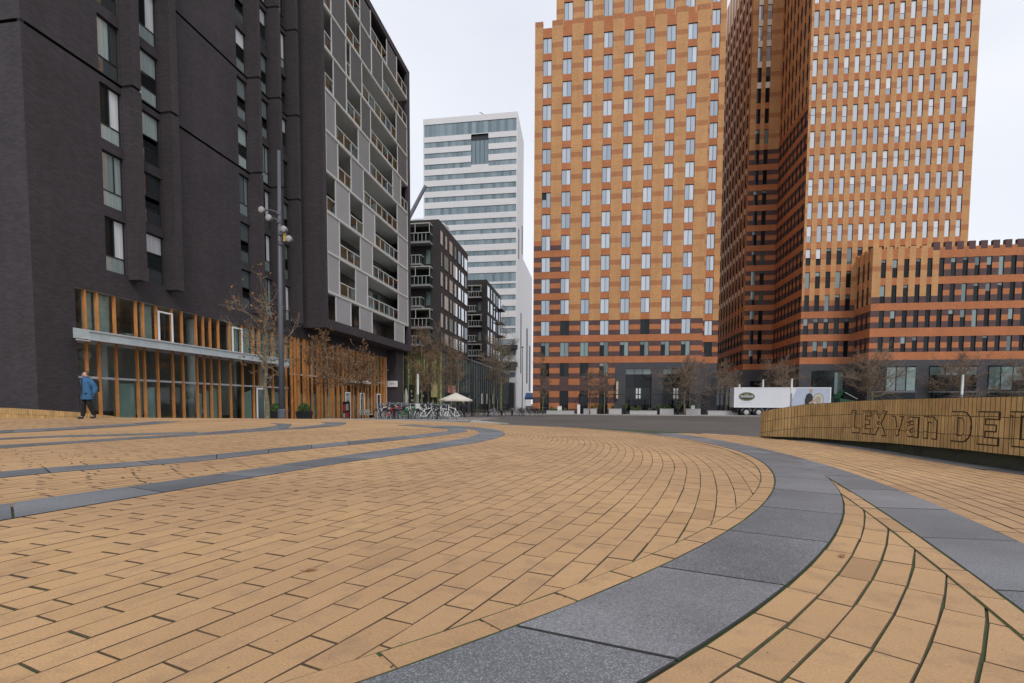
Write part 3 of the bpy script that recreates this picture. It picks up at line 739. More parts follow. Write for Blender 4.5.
b = MB(); b.lathe((X0 - .75, 20.05, 2.72), [(.02, .32), (.02, .26), (.16, .25), (.25, .12), (.27, 0), (.25, -.12), (.16, -.22), (.02, -.26)], 16); b.build('globe_lamp', plain('lamp_glass', (.5, .55, .55), .3), A, True)
b = MB()     # canopy: sloping glass and metal tray
YA, YB = 18.95, 33.5
b.poly([(X0, YA, 3.8), (X0 + .8, YA, 3.64), (X0 + .8, YA, 3.28), (X0, YA, 3.36)], 0)
b.poly([(X0 + .8, YA, 3.28), (X0 + .8, YB, 3.28), (X0 + .8, YB, 3.64), (X0 + .8, YA, 3.64)], 0)
b.poly([(X0 + .8, YA, 3.64), (X0 + .8, YB, 3.64), (X0 + .003, YB, 3.8), (X0 + .003, YA, 3.8)], 0)
b.poly([(X0 + .8, YB, 3.28), (X0 + .8, YA, 3.28), (X0 + .003, YA, 3.36), (X0 + .003, YB, 3.36)], 0)
b.poly([(X0 + .8, YB, 3.64), (X0 + .8, YB, 3.28), (X0, YB, 3.36), (X0, YB, 3.8)], 0)
CN = b.build('canopy', plain('canopy_metal', (.42, .48, .5), .4, .2, 1.2), A)
b = MB(); b.box(X0 + .803, YA - .02, 3.61, X0 + .84, YB, 3.67); b.box(X0 + .803, YA - .02, 3.25, X0 + .84, YB, 3.3); b.tube([(X0 + .83, YA - .6, 3.2), (X0 + .83, YA, 3.2)], .03); b.build('gutter', M['light_metal'], CN)
for y, wd in ((43.35, .95), (46.3, .95), (50.2, .9), (31.0, .9)):
    b = MB(); x = X0 - .015
    for a, c, d, e in ((y, ZS, y + .09, 1.62), (y + wd - .09, ZS, y + wd, 1.62), (y + .09, 1.5, y + wd - .09, 1.62), (y + .09, ZS, y + wd - .09, ZS + .15)): b.box(x, a, c, x + .06, d, e)
    D_ = b.build('door', M['white'], A)
    b = MB(); b.poly([(x + .02, y + .09, ZS + .15), (x + .02, y + wd - .09, ZS + .15), (x + .02, y + wd - .09, 1.5), (x + .02, y + .09, 1.5)], 0, [(0, 0), (1, 0), (1, 1), (0, 1)]); b.build('pane', M['pane_flat'], D_)
for y in (23.35, 28.82):
    b = MB(); x = X0 - .02
    for a, c, d, e in ((y, 3.72, y + .08, 5.3), (y + .85, 3.72, y + .93, 5.3), (y + .08, 5.22, y + .85, 5.3), (y + .08, 3.72, y + .85, 3.8)): b.box(x, a, c, x + .05, d, e)
    b.build('casement', M['white'], A)
b = MB(); b.box(X0 + .0, 53.1, ZS, -21.03, 55.2, 6.3); b.build('pillar', M['dark_brick'], A)
b = MB(); b.box(X0 - .1, 43.6, 2.5, X0 + .55, 47.6, 2.78); b.build('shop_sign', M['white'], A)
b = MB(); b.box(-21.95, 52.9, 2.4, -20.85, 53.05, 3.05); SG = b.build('sign', M['white'], A)
b = MB()
for i in range(6): b.box(-21.7 + i * .1, 52.88, 2.68, -21.7 + i * .1 + .07, 52.899, 2.78)
b.build('lettering', plain('faded_blue', (.3, .32, .42)), SG)
# the overhanging balcony box
BX, BY0, BY1, BZ0, BZ1 = -20.05, 36.55, 55.15, 6.35, 36.45
YF0, YF1 = 37.0, 54.3
b = MB()
b.poly([(X0 - .0, BY0, BZ0), (BX, BY0, BZ0), (BX, BY0, BZ1), (X0, BY0, BZ1)], 0, [(0, BZ0), (1.95, BZ0), (1.95, BZ1), (0, BZ1)])
b.poly([(BX, BY1, BZ0), (X0, BY1, BZ0), (X0, BY1, BZ1), (BX, BY1, BZ1)], 0, [(0, BZ0), (1.95, BZ0), (1.95, BZ1), (0, BZ1)])
b.poly([(X0, BY1, BZ0), (BX, BY1, BZ0), (BX, BY0, BZ0), (X0, BY0, BZ0)], 0, [(0, 0), (1, 0), (1, 1), (0, 1)]); b.poly([(X0, BY0, BZ1), (BX, BY0, BZ1), (BX, BY1, BZ1), (X0, BY1, BZ1)], 0)
FY = [0, YF0 - BY0, YF1 - BY0, BY1 - BY0]; FZ = [BZ0, 7.05, 35.85, BZ1]
facade(b, (BX, BY0), EY, FY, FZ, lambda i, j: ('hole', 0) if i == 1 and j == 1 else 0, .3)
BOX = b.build('balcony_box', M['dark_brick'], A)
b = MB(); b.poly([(X0 + .05, BY0 + .02, BZ0 + .02), (X0 + .05, BY1 - .02, BZ0 + .02), (X0 + .05, BY1 - .02, BZ1 - .02), (X0 + .05, BY0 + .02, BZ1 - .02)], 0, [(0, 0), (18, 0), (18, 30), (0, 30)])
b.build('balcony_back', plain('balcony_wall', (.15, .145, .135), .8, .2), A)
M['shutter'] = plain('grey_shutter', (.27, .27, .275), .55, .07, .6, metallic=.1)
M['rail'] = plain('balcony_rail', (.55, .55, .53), .5, .05)
FL = [7.05, 9.22, 12.22, 15.22, 18.22, 21.22, 24.22, 27.22, 30.22, 33.22, 35.85]
LAY = [  # per floor: (y0, y1, kind) p shutter, r railing, o open
 [(37, 38.2, 'o'), (38.2, 40.8, 'p'), (40.8, 42.4, 'o'), (42.4, 45, 'p'), (45, 50.4, 'o'), (50.4, 53.1, 'p'), (53.1, 54.3, 'o')],
 [(37, 38.9, 'p'), (38.9, 41.7, 'r'), (41.7, 44.1, 'p'), (44.1, 51.4, 'r'), (51.4, 54.3, 'p')],
 [(37, 39, 'p'), (39, 42.7, 'r'), (42.7, 45.2, 'p'), (45.2, 51.4, 'r'), (51.4, 54.3, 'p')],
 [(37, 38.4, 'r'), (38.4, 40.8, 'p'), (40.8, 43.3, 'r'), (43.3, 45.8, 'p'), (45.8, 51.5, 'r'), (51.5, 54.3, 'p')],
 [(37, 38.9, 'p'), (38.9, 41.1, 'r'), (41.1, 43.5, 'p'), (43.5, 51.3, 'r'), (51.3, 54.3, 'p')],
 [(37, 38.6, 'p'), (38.6, 42.5, 'r'), (42.5, 44.8, 'p'), (44.8, 50.2, 'r'), (50.2, 52.4, 'p'), (52.4, 54.3, 'r')],
 [(37, 38.3, 'r'), (38.3, 40.5, 'p'), (40.5, 43.1, 'r'), (43.1, 45.1, 'p'), (45.1, 51.5, 'r'), (51.5, 54.3, 'p')],
 [(37, 38.1, 'r'), (38.1, 40.5, 'p'), (40.5, 41.2, 'r'), (41.2, 43.4, 'p'), (43.4, 51.2, 'r'), (51.2, 54.3, 'p')],
 [(37, 38.1, 'r'), (38.1, 40.5, 'p'), (40.5, 43.1, 'r'), (43.1, 45.4, 'p'), (45.4, 47.9, 'p'), (47.9, 54.3, 'r')],
 [(37, 38.1, 'p'), (38.1, 39.6, 'p'), (39.6, 43.1, 'r'), (43.1, 45.3, 'p'), (45.3, 48.9, 'r'), (48.9, 51.5, 'p'), (51.5, 54.3, 'r')]]
BM = [plain('tan_curtain', (.22, .18, .13)), M['pane_flat'], M['pane_teal'], plain('brown_screen', (.13, .085, .06)), M['room']]
rb = random.Random(8)
SH = [plain('pale_grey_shutter', (.37, .37, .38), .55, .06, .6), plain('mid_grey_shutter', (.27, .28, .28), .55, .07, .6), plain('dark_mesh_shutter', (.115, .118, .12), .6, .1, .6)]
for k, row in enumerate(LAY):
    z0, z1 = FL[k], FL[k + 1]
    b = MB()
    if k: b.box(X0 + .06, YF0, z0 - .22, BX - .03, YF1, z0 - .003); b.box(BX - .029, YF0, z0 - .16, BX + .03, YF1, z0)
    b.build('balcony_floor' if k else 'balcony_sill', M['rail'], A) if k else None
    for y0, y1, c in row:
        b = MB()
        if c == 'p':
            b.box(BX - .1, y0 + .04, z0 + .02, BX - .05, y1 - .04, z1 - .2)
            n = int((z1 - z0 - .25) / .16)
            for q in range(n): b.poly([(BX - .049, y0 + .08, z0 + .05 + q * .16), (BX - .049, y1 - .08, z0 + .05 + q * .16), (BX - .032, y1 - .08, z0 + .17 + q * .16), (BX - .032, y0 + .08, z0 + .17 + q * .16)], 0)
            for yy in (y0 + .0, y1 - .06): b.box(BX - .05, yy, z0 + .005, BX + .012, yy + .06, z1 - .165, 1)
            b.build('shutter_panel', [SH[0 if k < 4 else (1 if k < 6 else 2)], M['rail']], A)
        else:
            if c == 'r':
                b.box(BX - .06, y0 + .02, z0 + 1.0, BX + .01, y1 - .02, z0 + 1.07); b.box(BX - .05, y0 + .02, z0 + .06, BX, y1 - .02, z0 + .1)
                n = max(1, round((y1 - y0) / 1.25))
                for q in range(n + 1):
                    yy = y0 + .03 + (y1 - y0 - .1) * q / n; b.box(BX - .05, yy, z0 + .1, BX, yy + .04, z0 + 1.0)
                RL = b.build('balcony_railing', M['rail'], A)
                b = MB(); b.poly([(BX - .028, y0 + .05, z0 + .1), (BX - .028, y1 - .05, z0 + .1), (BX - .028, y1 - .05, z0 + 1.0), (BX - .028, y0 + .05, z0 + 1.0)], 0); b.build('railing_pane', M['rail_glass'], RL)
            # the flat's own front, set back behind the balcony
            b = MB(); y = y0 + .1
            while y < y1 - .3:
                e = min(y1 - .1, y + rb.uniform(.6, 1.3)); q = rb.choice((0, 1, 1, 1, 2, 3)); b.poly([(X0 + .09, y, z0 + .1), (X0 + .09, e, z0 + .1), (X0 + .09, e, z1 - .5), (X0 + .09, y, z1 - .5)], q, [(0, 0), (1, 0), (1, 1), (0, 1)]); y = e + .08
            b.build('balcony_door', BM, A)

# ---------------------------------------------------------- the two dark blocks further down the street
def block(name, label, X, Y0, Y1, XL, top, zbase, floors, cols, bal, fh):
    T = thing(name, label, 'building', (X, Y0, zbase)); b = MB()
    rows = floors
    ys = sorted(set([Y0, Y1] + [v for c in cols for v in c])); uu = [y - Y0 for y in ys]
    zz = sorted(set([zbase, top] + [v for q in rows for v in q])); zm = lambda j: (zz[j] + zz[j + 1]) / 2
    facade(b, (X, Y0), EY, uu, zz, lambda i, j: 0)
    facade(b, (XL, Y0), EX, [0, X - XL], [zbase, top], lambda i, j: 0)
    b.poly([(XL, Y0, top), (X, Y0, top), (X, Y1, top), (XL, Y1, top)], 0)
    b.poly([(X, Y1, zbase), (XL, Y1, zbase), (XL, Y1, top), (X, Y1, top)], 0)
    b.build('wall', M['dark_block'], T)
    rz = random.Random(len(label))
    for k, (z0, z1) in enumerate(rows):
        for i, (a, c) in enumerate(cols):
            wide = (i + k) % 2 == 0
            y0, y1 = (a, c) if wide else (a + (c - a) * .25, a + (c - a) * .72)
            me = win_mesh('block%d' % (k * 50 + i), y1 - y0, z1 - z0, [(0, 0, 1, 1, 0 if rz.random() < .8 else 1)], M['dark_metal'], [M['pane_block'], M['pane_flat']], .05)
            put_window(T, me, X + .07, (y0 + y1) / 2, z0, EY)
    for k, (zb, big) in enumerate(bal):
        wd = 3.3 if big else 1.9; x0 = X - 1.0 - (3.2 if big else 3.0); x1 = x0 + wd
        b = MB(); b.box(x0, Y0 - 1.3, zb - .28, x1, Y0 - .003, zb); B_ = b.build('balcony', M['shutter'], T)
        b = MB(); h = 1.05
        for q in range(int(wd / .55) + 1): b.box(x0 + q * .55, Y0 - 1.28, zb, x0 + q * .55 + .05, Y0 - 1.23, zb + h)
        b.box(x0, Y0 - 1.3, zb + h, x1, Y0 - 1.22, zb + h + .07); b.box(x1 - .06, Y0 - 1.22, zb + h, x1, Y0 - .01, zb + h + .07)
        b.poly([(x0, Y0 - 1.25, zb), (x1, Y0 - 1.25, zb), (x1, Y0 - 1.25, zb + h), (x0, Y0 - 1.25, zb + h)], 1); b.poly([(x1 - .03, Y0 - 1.25, zb), (x1 - .03, Y0, zb), (x1 - .03, Y0, zb + h), (x1 - .03, Y0 - 1.25, zb + h)], 1)
        if big:
            b.box(x1 - .1, Y0 - 1.2, zb + h + .07, x1 - .02, Y0 - 1.12, zb + 2.3); b.box(x0 + 1.2, Y0 - 1.2, zb + h + .07, x0 + 1.28, Y0 - 1.12, zb + 2.3); b.box(x0, Y0 - 1.22, zb + 2.3, x1, Y0 - .01, zb + 2.42)
        b.build('balcony_railing', [M['rail_pale'], M['rail_glass']], B_)
        me = win_mesh('bk%d' % k, 2.3 if big else .75, 2.0, [(0, 0, .5, 1, 0), (.5, 0, 1, 1, 0)] if big else [(0, 0, 1, 1, 1)], M['dark_metal'], [M['pane_dark'], M['pane_teal']], .07)
        put_window(T, me, x0 + (1.7 if big else 2.5), Y0 - .065, zb + .1, EX)
    return T
M['dark_block'] = masonry('dark_block_brick', (.042, .036, .037), (.035, .031, .032), var=.15, large=.12)
M['rail_pale'] = plain('pale_rail', (.5, .52, .47), .5, .06)
cols1 = [(69.05, 70.35), (70.9, 73.1), (73.5, 75.4), (75.6, 78.2), (78.5, 80.3), (80.4, 82.3), (82.4, 84.6)]
rows1 = [(22.45, 24.45), (19.55, 21.6), (16.85, 18.85), (13.95, 16.0), (11.2, 13.2), (8.9, 10.6)]
T1 = block('apartment_building', 'dark block with white windows and corner balconies above the greenish glass podium', -20.9, 68.6, 85.0, -36, 25.6, 8.35, rows1, cols1, [(22.4, True), (19.5, False), (16.7, True), (13.9, False), (11.05, True), (8.7, False)], 2.87)
b = MB(); b.lathe((-24.6, 74, 25.6), [(3.5, 0), (3.5, .75), (3.2, 1.05), (2.0, 1.2)], 24); b.build('roof_hood', M['light_metal'], T1)
b = MB(); b.tube([(-29.6, 76, 25.7), (-25.2, 76, 33.3)], [.34, .26], 10); b.build('roof_boom', M['grey_metal'], T1)
cols2 = [(110.6, 113.4), (114.2, 116.6), (117.4, 120.2), (121.0, 123.2), (124.0, 126.6)]
rows2 = [(z, z + 2.5) for z in (23.9, 20.7, 17.5, 14.3, 11.2)]
T2 = block('apartment_building', 'farther dark block with corner balconies before the white tower', -22.9, 110, 127.5, -38, 27.4, 8.0, rows2, cols2, [(23.6, True), (20.6, False), (17.4, True), (14.2, False), (11.1, True)], 3.15)
for k, (z0, z1) in enumerate(rows2):
    b = MB(); b.box(-22.89, 123.6, z0 - .5, -21.7, 127.2, z0 - .25); b.box(-21.78, 123.6, z0 + .7, -21.7, 127.2, z0 + .78); b.box(-21.76, 123.6, z0 - .25, -21.72, 123.7, z0 + .7); b.box(-21.76, 127.1, z0 - .25, -21.72, 127.2, z0 + .7)
    b.build('balcony', M['dark_metal'], T2)
# glass podium under both
P_ = thing('glass_podium', 'low greenish glass building under the dark apartment blocks', 'building', (-20.8, 68.5, ZS))
b = MB(); b.box(-38, 69.4, ZS, -21.0, 128.5, 7.95); b.box(-38, 68.55, 7.95, -20.75, 128.7, 8.32)
b.build('frame', M['dark_metal'], P_)
b = MB(); gr = random.Random(5)
for k in range(30):
    y = 69.5 + k * 1.95
    for z0, z1 in ((ZS + .05, 2.2), (2.26, 5.05), (5.11, 7.94)):
        b.poly([(-20.9, y, z0), (-20.9, y + 1.89, z0), (-20.9, y + 1.89, z1), (-20.9, y, z1)], 0, [(0, 0), (1, 0), (1, 1), (0, 1)])
b.build('glazing', M['pane_green'], P_)
b = MB()
for k in range(30): b.box(-20.88, 69.42 + k * 1.95, ZS, -20.8, 69.47 + k * 1.95, 7.94)
b.build('mullion', M['dark_metal'], P_)
M['slat_green'] = mat_bark('green_slats', (.19, .22, .06), (.42, .45, .17), 2)
b = MB()
for k in range(44):
    x = -37.6 + k * .385; b.box(x, 69.1 + .1 * gr.random(), ZS, x + gr.uniform(.12, .3), 69.3, 7.94, k % 3 == 0)
b.build('slat_screen', [M['slat_green'], M['pane_green']], P_)
for x0, x1 in ((-25.4, -24.55), (-23.95, -22.3), (-20.85 - .9, -21.1)):
    b = MB(); b.box(x0, 68.9, ZS + .6, x1, 69.05, 3.3); D_ = b.build('dark_panel', M['dark_metal'], P_)
    b = MB()
    for q in range(3): b.box(x0 + .15 + .3 * gr.random(), 68.87, .9 + q * .62, x0 + .4 + .3 * gr.random(), 68.898, 1.2 + q * .66)
    b.build('notice', M['concrete'], D_)
b = MB(); b.box(-22.2, 68.86, 1.5, -21.3, 68.95, 3.6); b.build('yellow_panel', plain('yellow_panel', (.42, .37, .18)), P_)
for y, c in ((72.3, (.5, .17, .17)), (74.6, (.55, .25, .24))):
    b = MB(); b.box(-20.79, y, 2.2, -20.6, y + 1.5, 3.3); b.build('fascia_sign', plain('red_sign', c), P_)
for y in (95, 99.5, 106): b = MB(); b.box(-20.79, y, .6, -20.7, y + 1.2, 2.6); b.build('poster', M['white'], P_)
for y in (78, 84, 90.5, 102, 111): b = MB(); b.box(-20.79, y, ZS, -20.74, y + 1.5, 1.7); b.build('doorway', M['dark_metal'], P_)

# ---------------------------------------------------------- white office tower
W = thing('office_tower', 'tall white office tower with ribbon windows in the distance', 'building', (-26.4, 178, ZS))
wz = [(93.7, 97.9), (90.0, 91.9), (86.4, 88.1), (82.6, 84.3), (78.8, 80.6), (75.0, 76.8), (71.3, 73.0), (66.8, 69.2), (63.2, 64.9), (59.7, 61.3), (56.1, 57.8)] + [(56.1 - 3.85 * k - (1.4 if k % 4 == 3 else 0), 57.8 - 3.85 * k) for k in range(1, 13)]
XR, XLW = -26.4, -59.8
zz = sorted([ZS, 99.9] + [v for q in wz for v in q] + [83.3, 93.5]); uu = [0, .35, 17.2, 23.3, XR - XLW - .35, XR - XLW]
def c_white(i, j):
    z = (zz[j] + zz[j + 1]) / 2
    if i == 2 and 83.3 < z < 93.5: return ('hole', 1)
    if i == 2 and 82 < z < 94: return 0 if z < 93.6 else (('hole', 0) if z > 93.7 else 0)
    if 0 < i < 4 and any(a < z < c for a, c in wz): return ('hole', 0)
    return 0
b = MB(); facade(b, (XLW, 178), EX, uu, zz, c_white, .3)
us2 = [0, 9, 16, 22]
b.poly([(XR, 178, ZS), (XR, 194, ZS), (XR, 194, 97.6), (XR, 178, 99.9)], 0)
b.poly([(XLW, 178, 99.9), (XR, 178, 99.9), (XR, 194, 97.6), (XLW, 194, 97.6)], 0)
b.poly([(XR + .002, 194, ZS), (XLW, 194, ZS), (XLW, 194, 97.6), (XR + .002, 194, 97.6)], 0); b.poly([(XLW, 194, ZS), (XLW, 178, ZS), (XLW, 178, 99.9), (XLW, 194, 97.6)], 0)
b.box(XR - 16, 194.2, ZS, XR + .004, 223, 55); b.build('wall', [M['pale_render'], M['dark_metal']], W)
def ribbon(x0, x1, z0, z1, y, T, step=1.45, m=None):
    b = MB(); n = max(1, round((x1 - x0) / step))
    for k in range(n):
        a = x0 + (x1 - x0) * k / n; c = x0 + (x1 - x0) * (k + 1) / n
        b.poly([(a + .05, y, z0), (c - .05, y, z0), (c - .05, y, z1), (a + .05, y, z1)], 0, [(0, 0), (1, 0), (1, 1), (0, 1)])
    b.poly([(x0, y + .05, z0), (x1, y + .05, z0), (x1, y + .05, z1), (x0, y + .05, z1)], 1)
    b.build('ribbon_window', [m or M['pane_blue'], M['light_metal']], T)
for z0, z1 in wz:
    if 82 < z0 < 93.4: ribbon(XLW + .35, XLW + 17.2, z0, z1, 178.22, W); ribbon(XLW + 23.3, XR - .35, z0, z1, 178.22, W)
    else: ribbon(XLW + .35, XR - .35, z0, z1, 178.22, W)
b = MB(); b.poly([(XLW + 17.2, 178.5, 83.3), (XLW + 23.3, 178.5, 83.3), (XLW + 23.3, 178.5, 91.5), (XLW + 17.2, 178.5, 91.5)], 0, [(0, 0), (1, 0), (1, 1), (0, 1)]); b.poly([(XLW + 17.2, 178.6, 91.5), (XLW + 23.3, 178.6, 91.5), (XLW + 23.3, 178.6, 93.5), (XLW + 17.2, 178.6, 93.5)], 1)
for k in range(1, 4): b.box(XLW + 17.2 + 1.52 * k - .07, 178.4, 83.3, XLW + 17.2 + 1.52 * k + .07, 178.49, 91.5, 1)
b.build('loggia', [M['pane_blue'], M['dark_metal']], W)
for y0, y1, z0, z1 in ((181.5, 183, 52, 62), (190, 191.6, 56, 66), (188, 190, 12, 34), (205, 209, 9, 31), (214, 218, 6, 25)):
    b = MB(); b.box(XR + .01, y0, z0, XR + .12, y1, z1); b.build('slit_window', M['dark_metal'], W)
b = MB(); b.box(XR - 16, 176.0, ZS, XR - .5, 177.9, 8); b.box(XR - 12, 175.2, 13.5, XR + .6, 177.9, 15); b.box(XR - 12, 175.2, 19.5, XR + .6, 177.9, 21); b.build('entrance', M['dark_metal'], W)
b = MB(); b.tube([(-40.0, 186, 99), (-40.0, 186, 104.4)], .14, 6); b.tube([(-42.2, 186, 104.2), (-39.2, 186, 103.2)], .16, 5); b.tube([(-40.0, 186, 104.4), (-41.4, 186, 105.2)], .14, 5); b.build('roof_crane', M['grey_metal'], W)

# ---------------------------------------------------------- orange brick hotel
HM = [M['tan'], M['orange'], M['rust'], M['purple'], M['slate'], M['dark_metal']]
H = thing('hotel_tower', 'orange and tan brick hotel tower with crenellated parapet', 'building', (3, 80, ZS))
HC = [(-8.05, -6.69), (-5.07, -3.69), (-1.99, -.67), (.98, 2.32), (3.98, 5.34), (6.98, 8.32), (10.0, 11.32), (12.95, 14.29)]
HX0, HX1 = -9.25, 16.0
tops = [55.56 - 3.24 * r_ for r_ in range(16)]
low = [6.2, 5.4, 4.55, 3.6, 2.65, 1.7, .8, -.1]
hx = sorted([HX0, HX1, 3.35, 4.97, 8.82, 10.49, 14.34] + [v for c in HC for v in c]); hu = [x - HX0 for x in hx]
hz = sorted(set([ZS - .1, 56.95, 6.05, -.45] + [round(v, 3) for t_ in tops[:15] for v in (t_, t_ - .75, t_ - 1.5, t_ - 2.25)] + [6.98, 4.9] + low))
def band_low(z):
    k = sum(1 for v in [6.98] + low if z < v); return 3 if k % 2 == 1 else 1
def hotel_cell(xm, z, colhit, seed=0):
    if z < 6.98:
        if xm > 3.35:
            if (4.97 < xm < 8.82 or 10.49 < xm < 14.34) and -.45 < z < 6.05: return ('hole', 5)
            return 4
        if colhit and (4.9 < z < 6.98 or z < 2.65): return ('hole', 5)
        if colhit and z < 4.9: return 3
        return band_low(z)
    banded = z < (26 if xm < -3.4 else 13.7)
    for t_ in tops[:15]:
        if t_ - 2.25 < z < t_:
            if colhit: return ('hole', 5)
            mid_ = t_ - 1.5 < z < t_ - .75
            return (1 if mid_ else 3) if banded else (2 if mid_ else 0)
    return 1 if banded or colhit else 0
def hc(i, j):
    xm = (hx[i] + hx[i + 1]) / 2; z = (hz[j] + hz[j + 1]) / 2
    return hotel_cell(xm, z, any(a < xm < c for a, c in HC))
b = MB(); facade(b, (HX0, 80), EX, hu, hz, hc, .22)
# crenels on the piers
pr = [HX0] + [v for c in HC for v in c] + [HX1]
for k in range(0, len(pr), 2):
    b.obox((pr[k], 79.997), EX, EY, pr[k + 1] - pr[k], .5, 57.2, 57.98, 2); b.obox((pr[k], 80), EX, EY, pr[k + 1] - pr[k], .5, 56.95, 57.2, 0)
for a, c in HC: b.obox((a, 80.22), EX, EY, c - a, .28, 56.93, 56.95, 1)
b.poly([(HX0, 120, ZS), (HX0, 80, ZS), (HX0, 80, 56.95), (HX0, 120, 56.95)], 0, [(0, 0), (40, 0), (40, 57), (0, 57)])
b.poly([(HX0, 80.5, 56.95), (HX1, 80.5, 56.95), (HX1, 84, 56.95), (HX0, 84, 56.95)], 1)
b.poly([(HX0, 80, 56.95), (HX1, 80, 56.95), (HX1, 80.5, 56.95), (HX0, 80.5, 56.95)], 1)
# set-back bay at the right end
bz = sorted(set([ZS - .1, 6.98] + [v for t_ in tops[:15] for v in (t_, t_ - .75, t_ - 1.5, t_ - 2.25)] + [80]))
bt = tops[:15] + [55.56 + 3.24 * k for k in range(1, 8)]
bz = sorted(set(round(v, 3) for v in [ZS - .1, 6.98, 80] + [v for t_ in bt for v in (t_, t_ - .75, t_ - 1.5, t_ - 2.25)]))
bu = [0, .72, 1.9, 2.75]
def bayc(i, j):
    z = (bz[j] + bz[j + 1]) / 2
    if z < 6.98: return 4
    banded = z < 13.7
    for t_ in bt:
        if t_ - 2.25 < z < t_:
            if i == 1: return ('hole', 5)
            m_ = t_ - 1.5 < z < t_ - .75
            return (1 if m_ else 3) if banded else (2 if m_ else 0)
    return 1 if banded or i == 1 else 0
facade(b, (HX1, 82.4), EX, bu, bz, bayc, .2)
b.poly([(HX1, 80, 6.98), (HX1, 82.4, 6.98), (HX1, 82.4, 57.9), (HX1, 80, 57.9)], 0, [(0, 7), (2.4, 7), (2.4, 58), (0, 58)]); b.poly([(HX1, 80, ZS), (HX1, 82.4, ZS), (HX1, 82.4, 6.98), (HX1, 80, 6.98)], 4)
b.poly([(18.75, 82.4, ZS), (18.75, 120, ZS), (18.75, 120, 80), (18.75, 82.4, 80)], 0, [(0, 0), (38, 0), (38, 80), (0, 80)])
# upper part, set back behind the crenels
ut = [62.2 + 3.24 * k for k in range(6)]; UZ = sorted([55, 80] + [v for t_ in ut for v in (t_, t_ - .9, t_ - 1.7, t_ - 2.7)]); UX = sorted([-6.25, HX1] + [v for c in HC[1:] for v in c])
def upc(i, j):
    xm = (UX[i] + UX[i + 1]) / 2; z = (UZ[j] + UZ[j + 1]) / 2; ch = any(a < xm < c for a, c in HC)
    for t_ in ut:
        if t_ - 2.7 < z < t_:
            if ch: return ('hole', 5)
            return 2 if t_ - 1.7 < z < t_ - .9 else 0
    return 1 if ch else 0
facade(b, (-6.25, 82.4), EX, [x + 6.25 for x in UX], UZ, upc, .2)
b.poly([(-6.25, 120, 56), (-6.25, 82.4, 56), (-6.25, 82.4, 80), (-6.25, 120, 80)], 0, [(0, 0), (38, 0), (38, 24), (0, 24)])
b.poly([(-6.25, 82.4, 80), (19.1, 82.4, 80), (19.1, 120, 80), (-6.25, 120, 80)], 0); b.poly([(19.1, 120, ZS), (HX0, 120, ZS), (HX0, 120, 80), (19.1, 120, 80)], 0)
b.build('wall', HM, H)
wl = []; rh = random.Random(21)
def hotel_win(x0, x1, z0, z1, y, low_):
    r_ = rh.random(); pm = [M['pane_hotel'], M['pane_dark'], M['pane_teal']]
    k0 = 0
    if low_: pn = rh.choice(([(0, 0, .5, 1, 2), (.5, 0, 1, 1, 2)], [(0, 0, .5, 1, 1), (.5, 0, 1, 1, 1)], [(0, 0, .5, .75, 1), (0, .75, .5, 1, 2), (.5, 0, 1, 1, 2)]))
    elif r_ < .015: pn = [(0, 0, .5, .55, 0), (0, .55, .5, 1, 1), (.5, 0, 1, 1, 0)]
    else: pn = [(0, 0, .5, 1, 0), (.5, 0, 1, 1, 0)]
    me = win_mesh('hotel%d' % rh.randrange(14) + str(pn), x1 - x0, z1 - z0, pn, M['dark_metal'], pm, .06)
    wl.append((dist((x0 + x1) / 2, y, (z0 + z1) / 2), me, (x0 + x1) / 2, y + .1, z0, EX))
for ci, (a, c) in enumerate(HC):
    for r_, t_ in enumerate(tops[:15]): hotel_win(a, c, t_ - 2.25, t_, 80, r_ >= 14 or (r_ == 13 and rh.random() < .4))  # lowest rows darker: reflected dark surroundings put into the pane colour
    if ci < 4: hotel_win(a, c, 4.9, 6.98, 80, True)
    if ci > 0:
        for t_ in ut: hotel_win(a, c, t_ - 2.7, t_, 82.4, False)
for t_ in bt: hotel_win(HX1 + .72, HX1 + 1.9, t_ - 2.25, t_, 82.4, t_ < 12)
place_windows(H, wl)
for a, c in HC[:4]:
    me = win_mesh('hoteldoor', c - a, 2.65 - ZS, [(0, 0, .5, 1, 0), (.5, 0, 1, 1, 0)], M['dark_metal'], [M['pane_dark']], .07); put_window(H, me, (a + c) / 2, 80.1, ZS, EX, 'door')
for x0, x1 in ((4.97, 8.82), (10.49, 14.34)):
    b = MB(); y = 80.3
    for k in range(3):
        a, c = x0 + (x1 - x0) * k / 3, x0 + (x1 - x0) * (k + 1) / 3
        b.poly([(a + .04, y, 5.2), (c - .04, y, 5.2), (c - .04, y, 6.05), (a + .04, y, 6.05)], 1, [(0, 0), (1, 0), (1, 1), (0, 1)])
        b.poly([(a + .04, y, 3.3), (c - .04, y, 3.3), (c - .04, y, 5.12), (a + .04, y, 5.12)], 0, [(0, 0), (1, 0), (1, 1), (0, 1)])
    b.poly([(x0, y, 1.35), (x1, y, 1.35), (x1, y, 3.22), (x0, y, 3.22)], 2)
    b.poly([(x0, y, -.45), (x1, y, -.45), (x1, y, 1.3), (x0, y, 1.3)], 0, [(0, 0), (1, 0), (1, 1), (0, 1)]); b.poly([(x0, y + .05, -.45), (x1, y + .05, -.45), (x1, y + .05, 6.05), (x0, y + .05, 6.05)], 3)
    E_ = b.build('entrance_glazing', [M['pane_dark'], M['pane_teal'], plain('dark_green_panel', (.016, .024, .022), .5), M['dark_metal']], H)
    for dx in (-.22, .22):
        b = MB(); xc = (x0 + x1) / 2 + dx
        for q in range(6): b.box(xc - .14, 80.2, 1.6 + q * .25, xc + .14, 80.28, 1.8 + q * .25)
        b.box(xc - .05, 80.22, 1.45, xc + .05, 80.27, 3.1); b.build('wall_light', M['white'], E_)
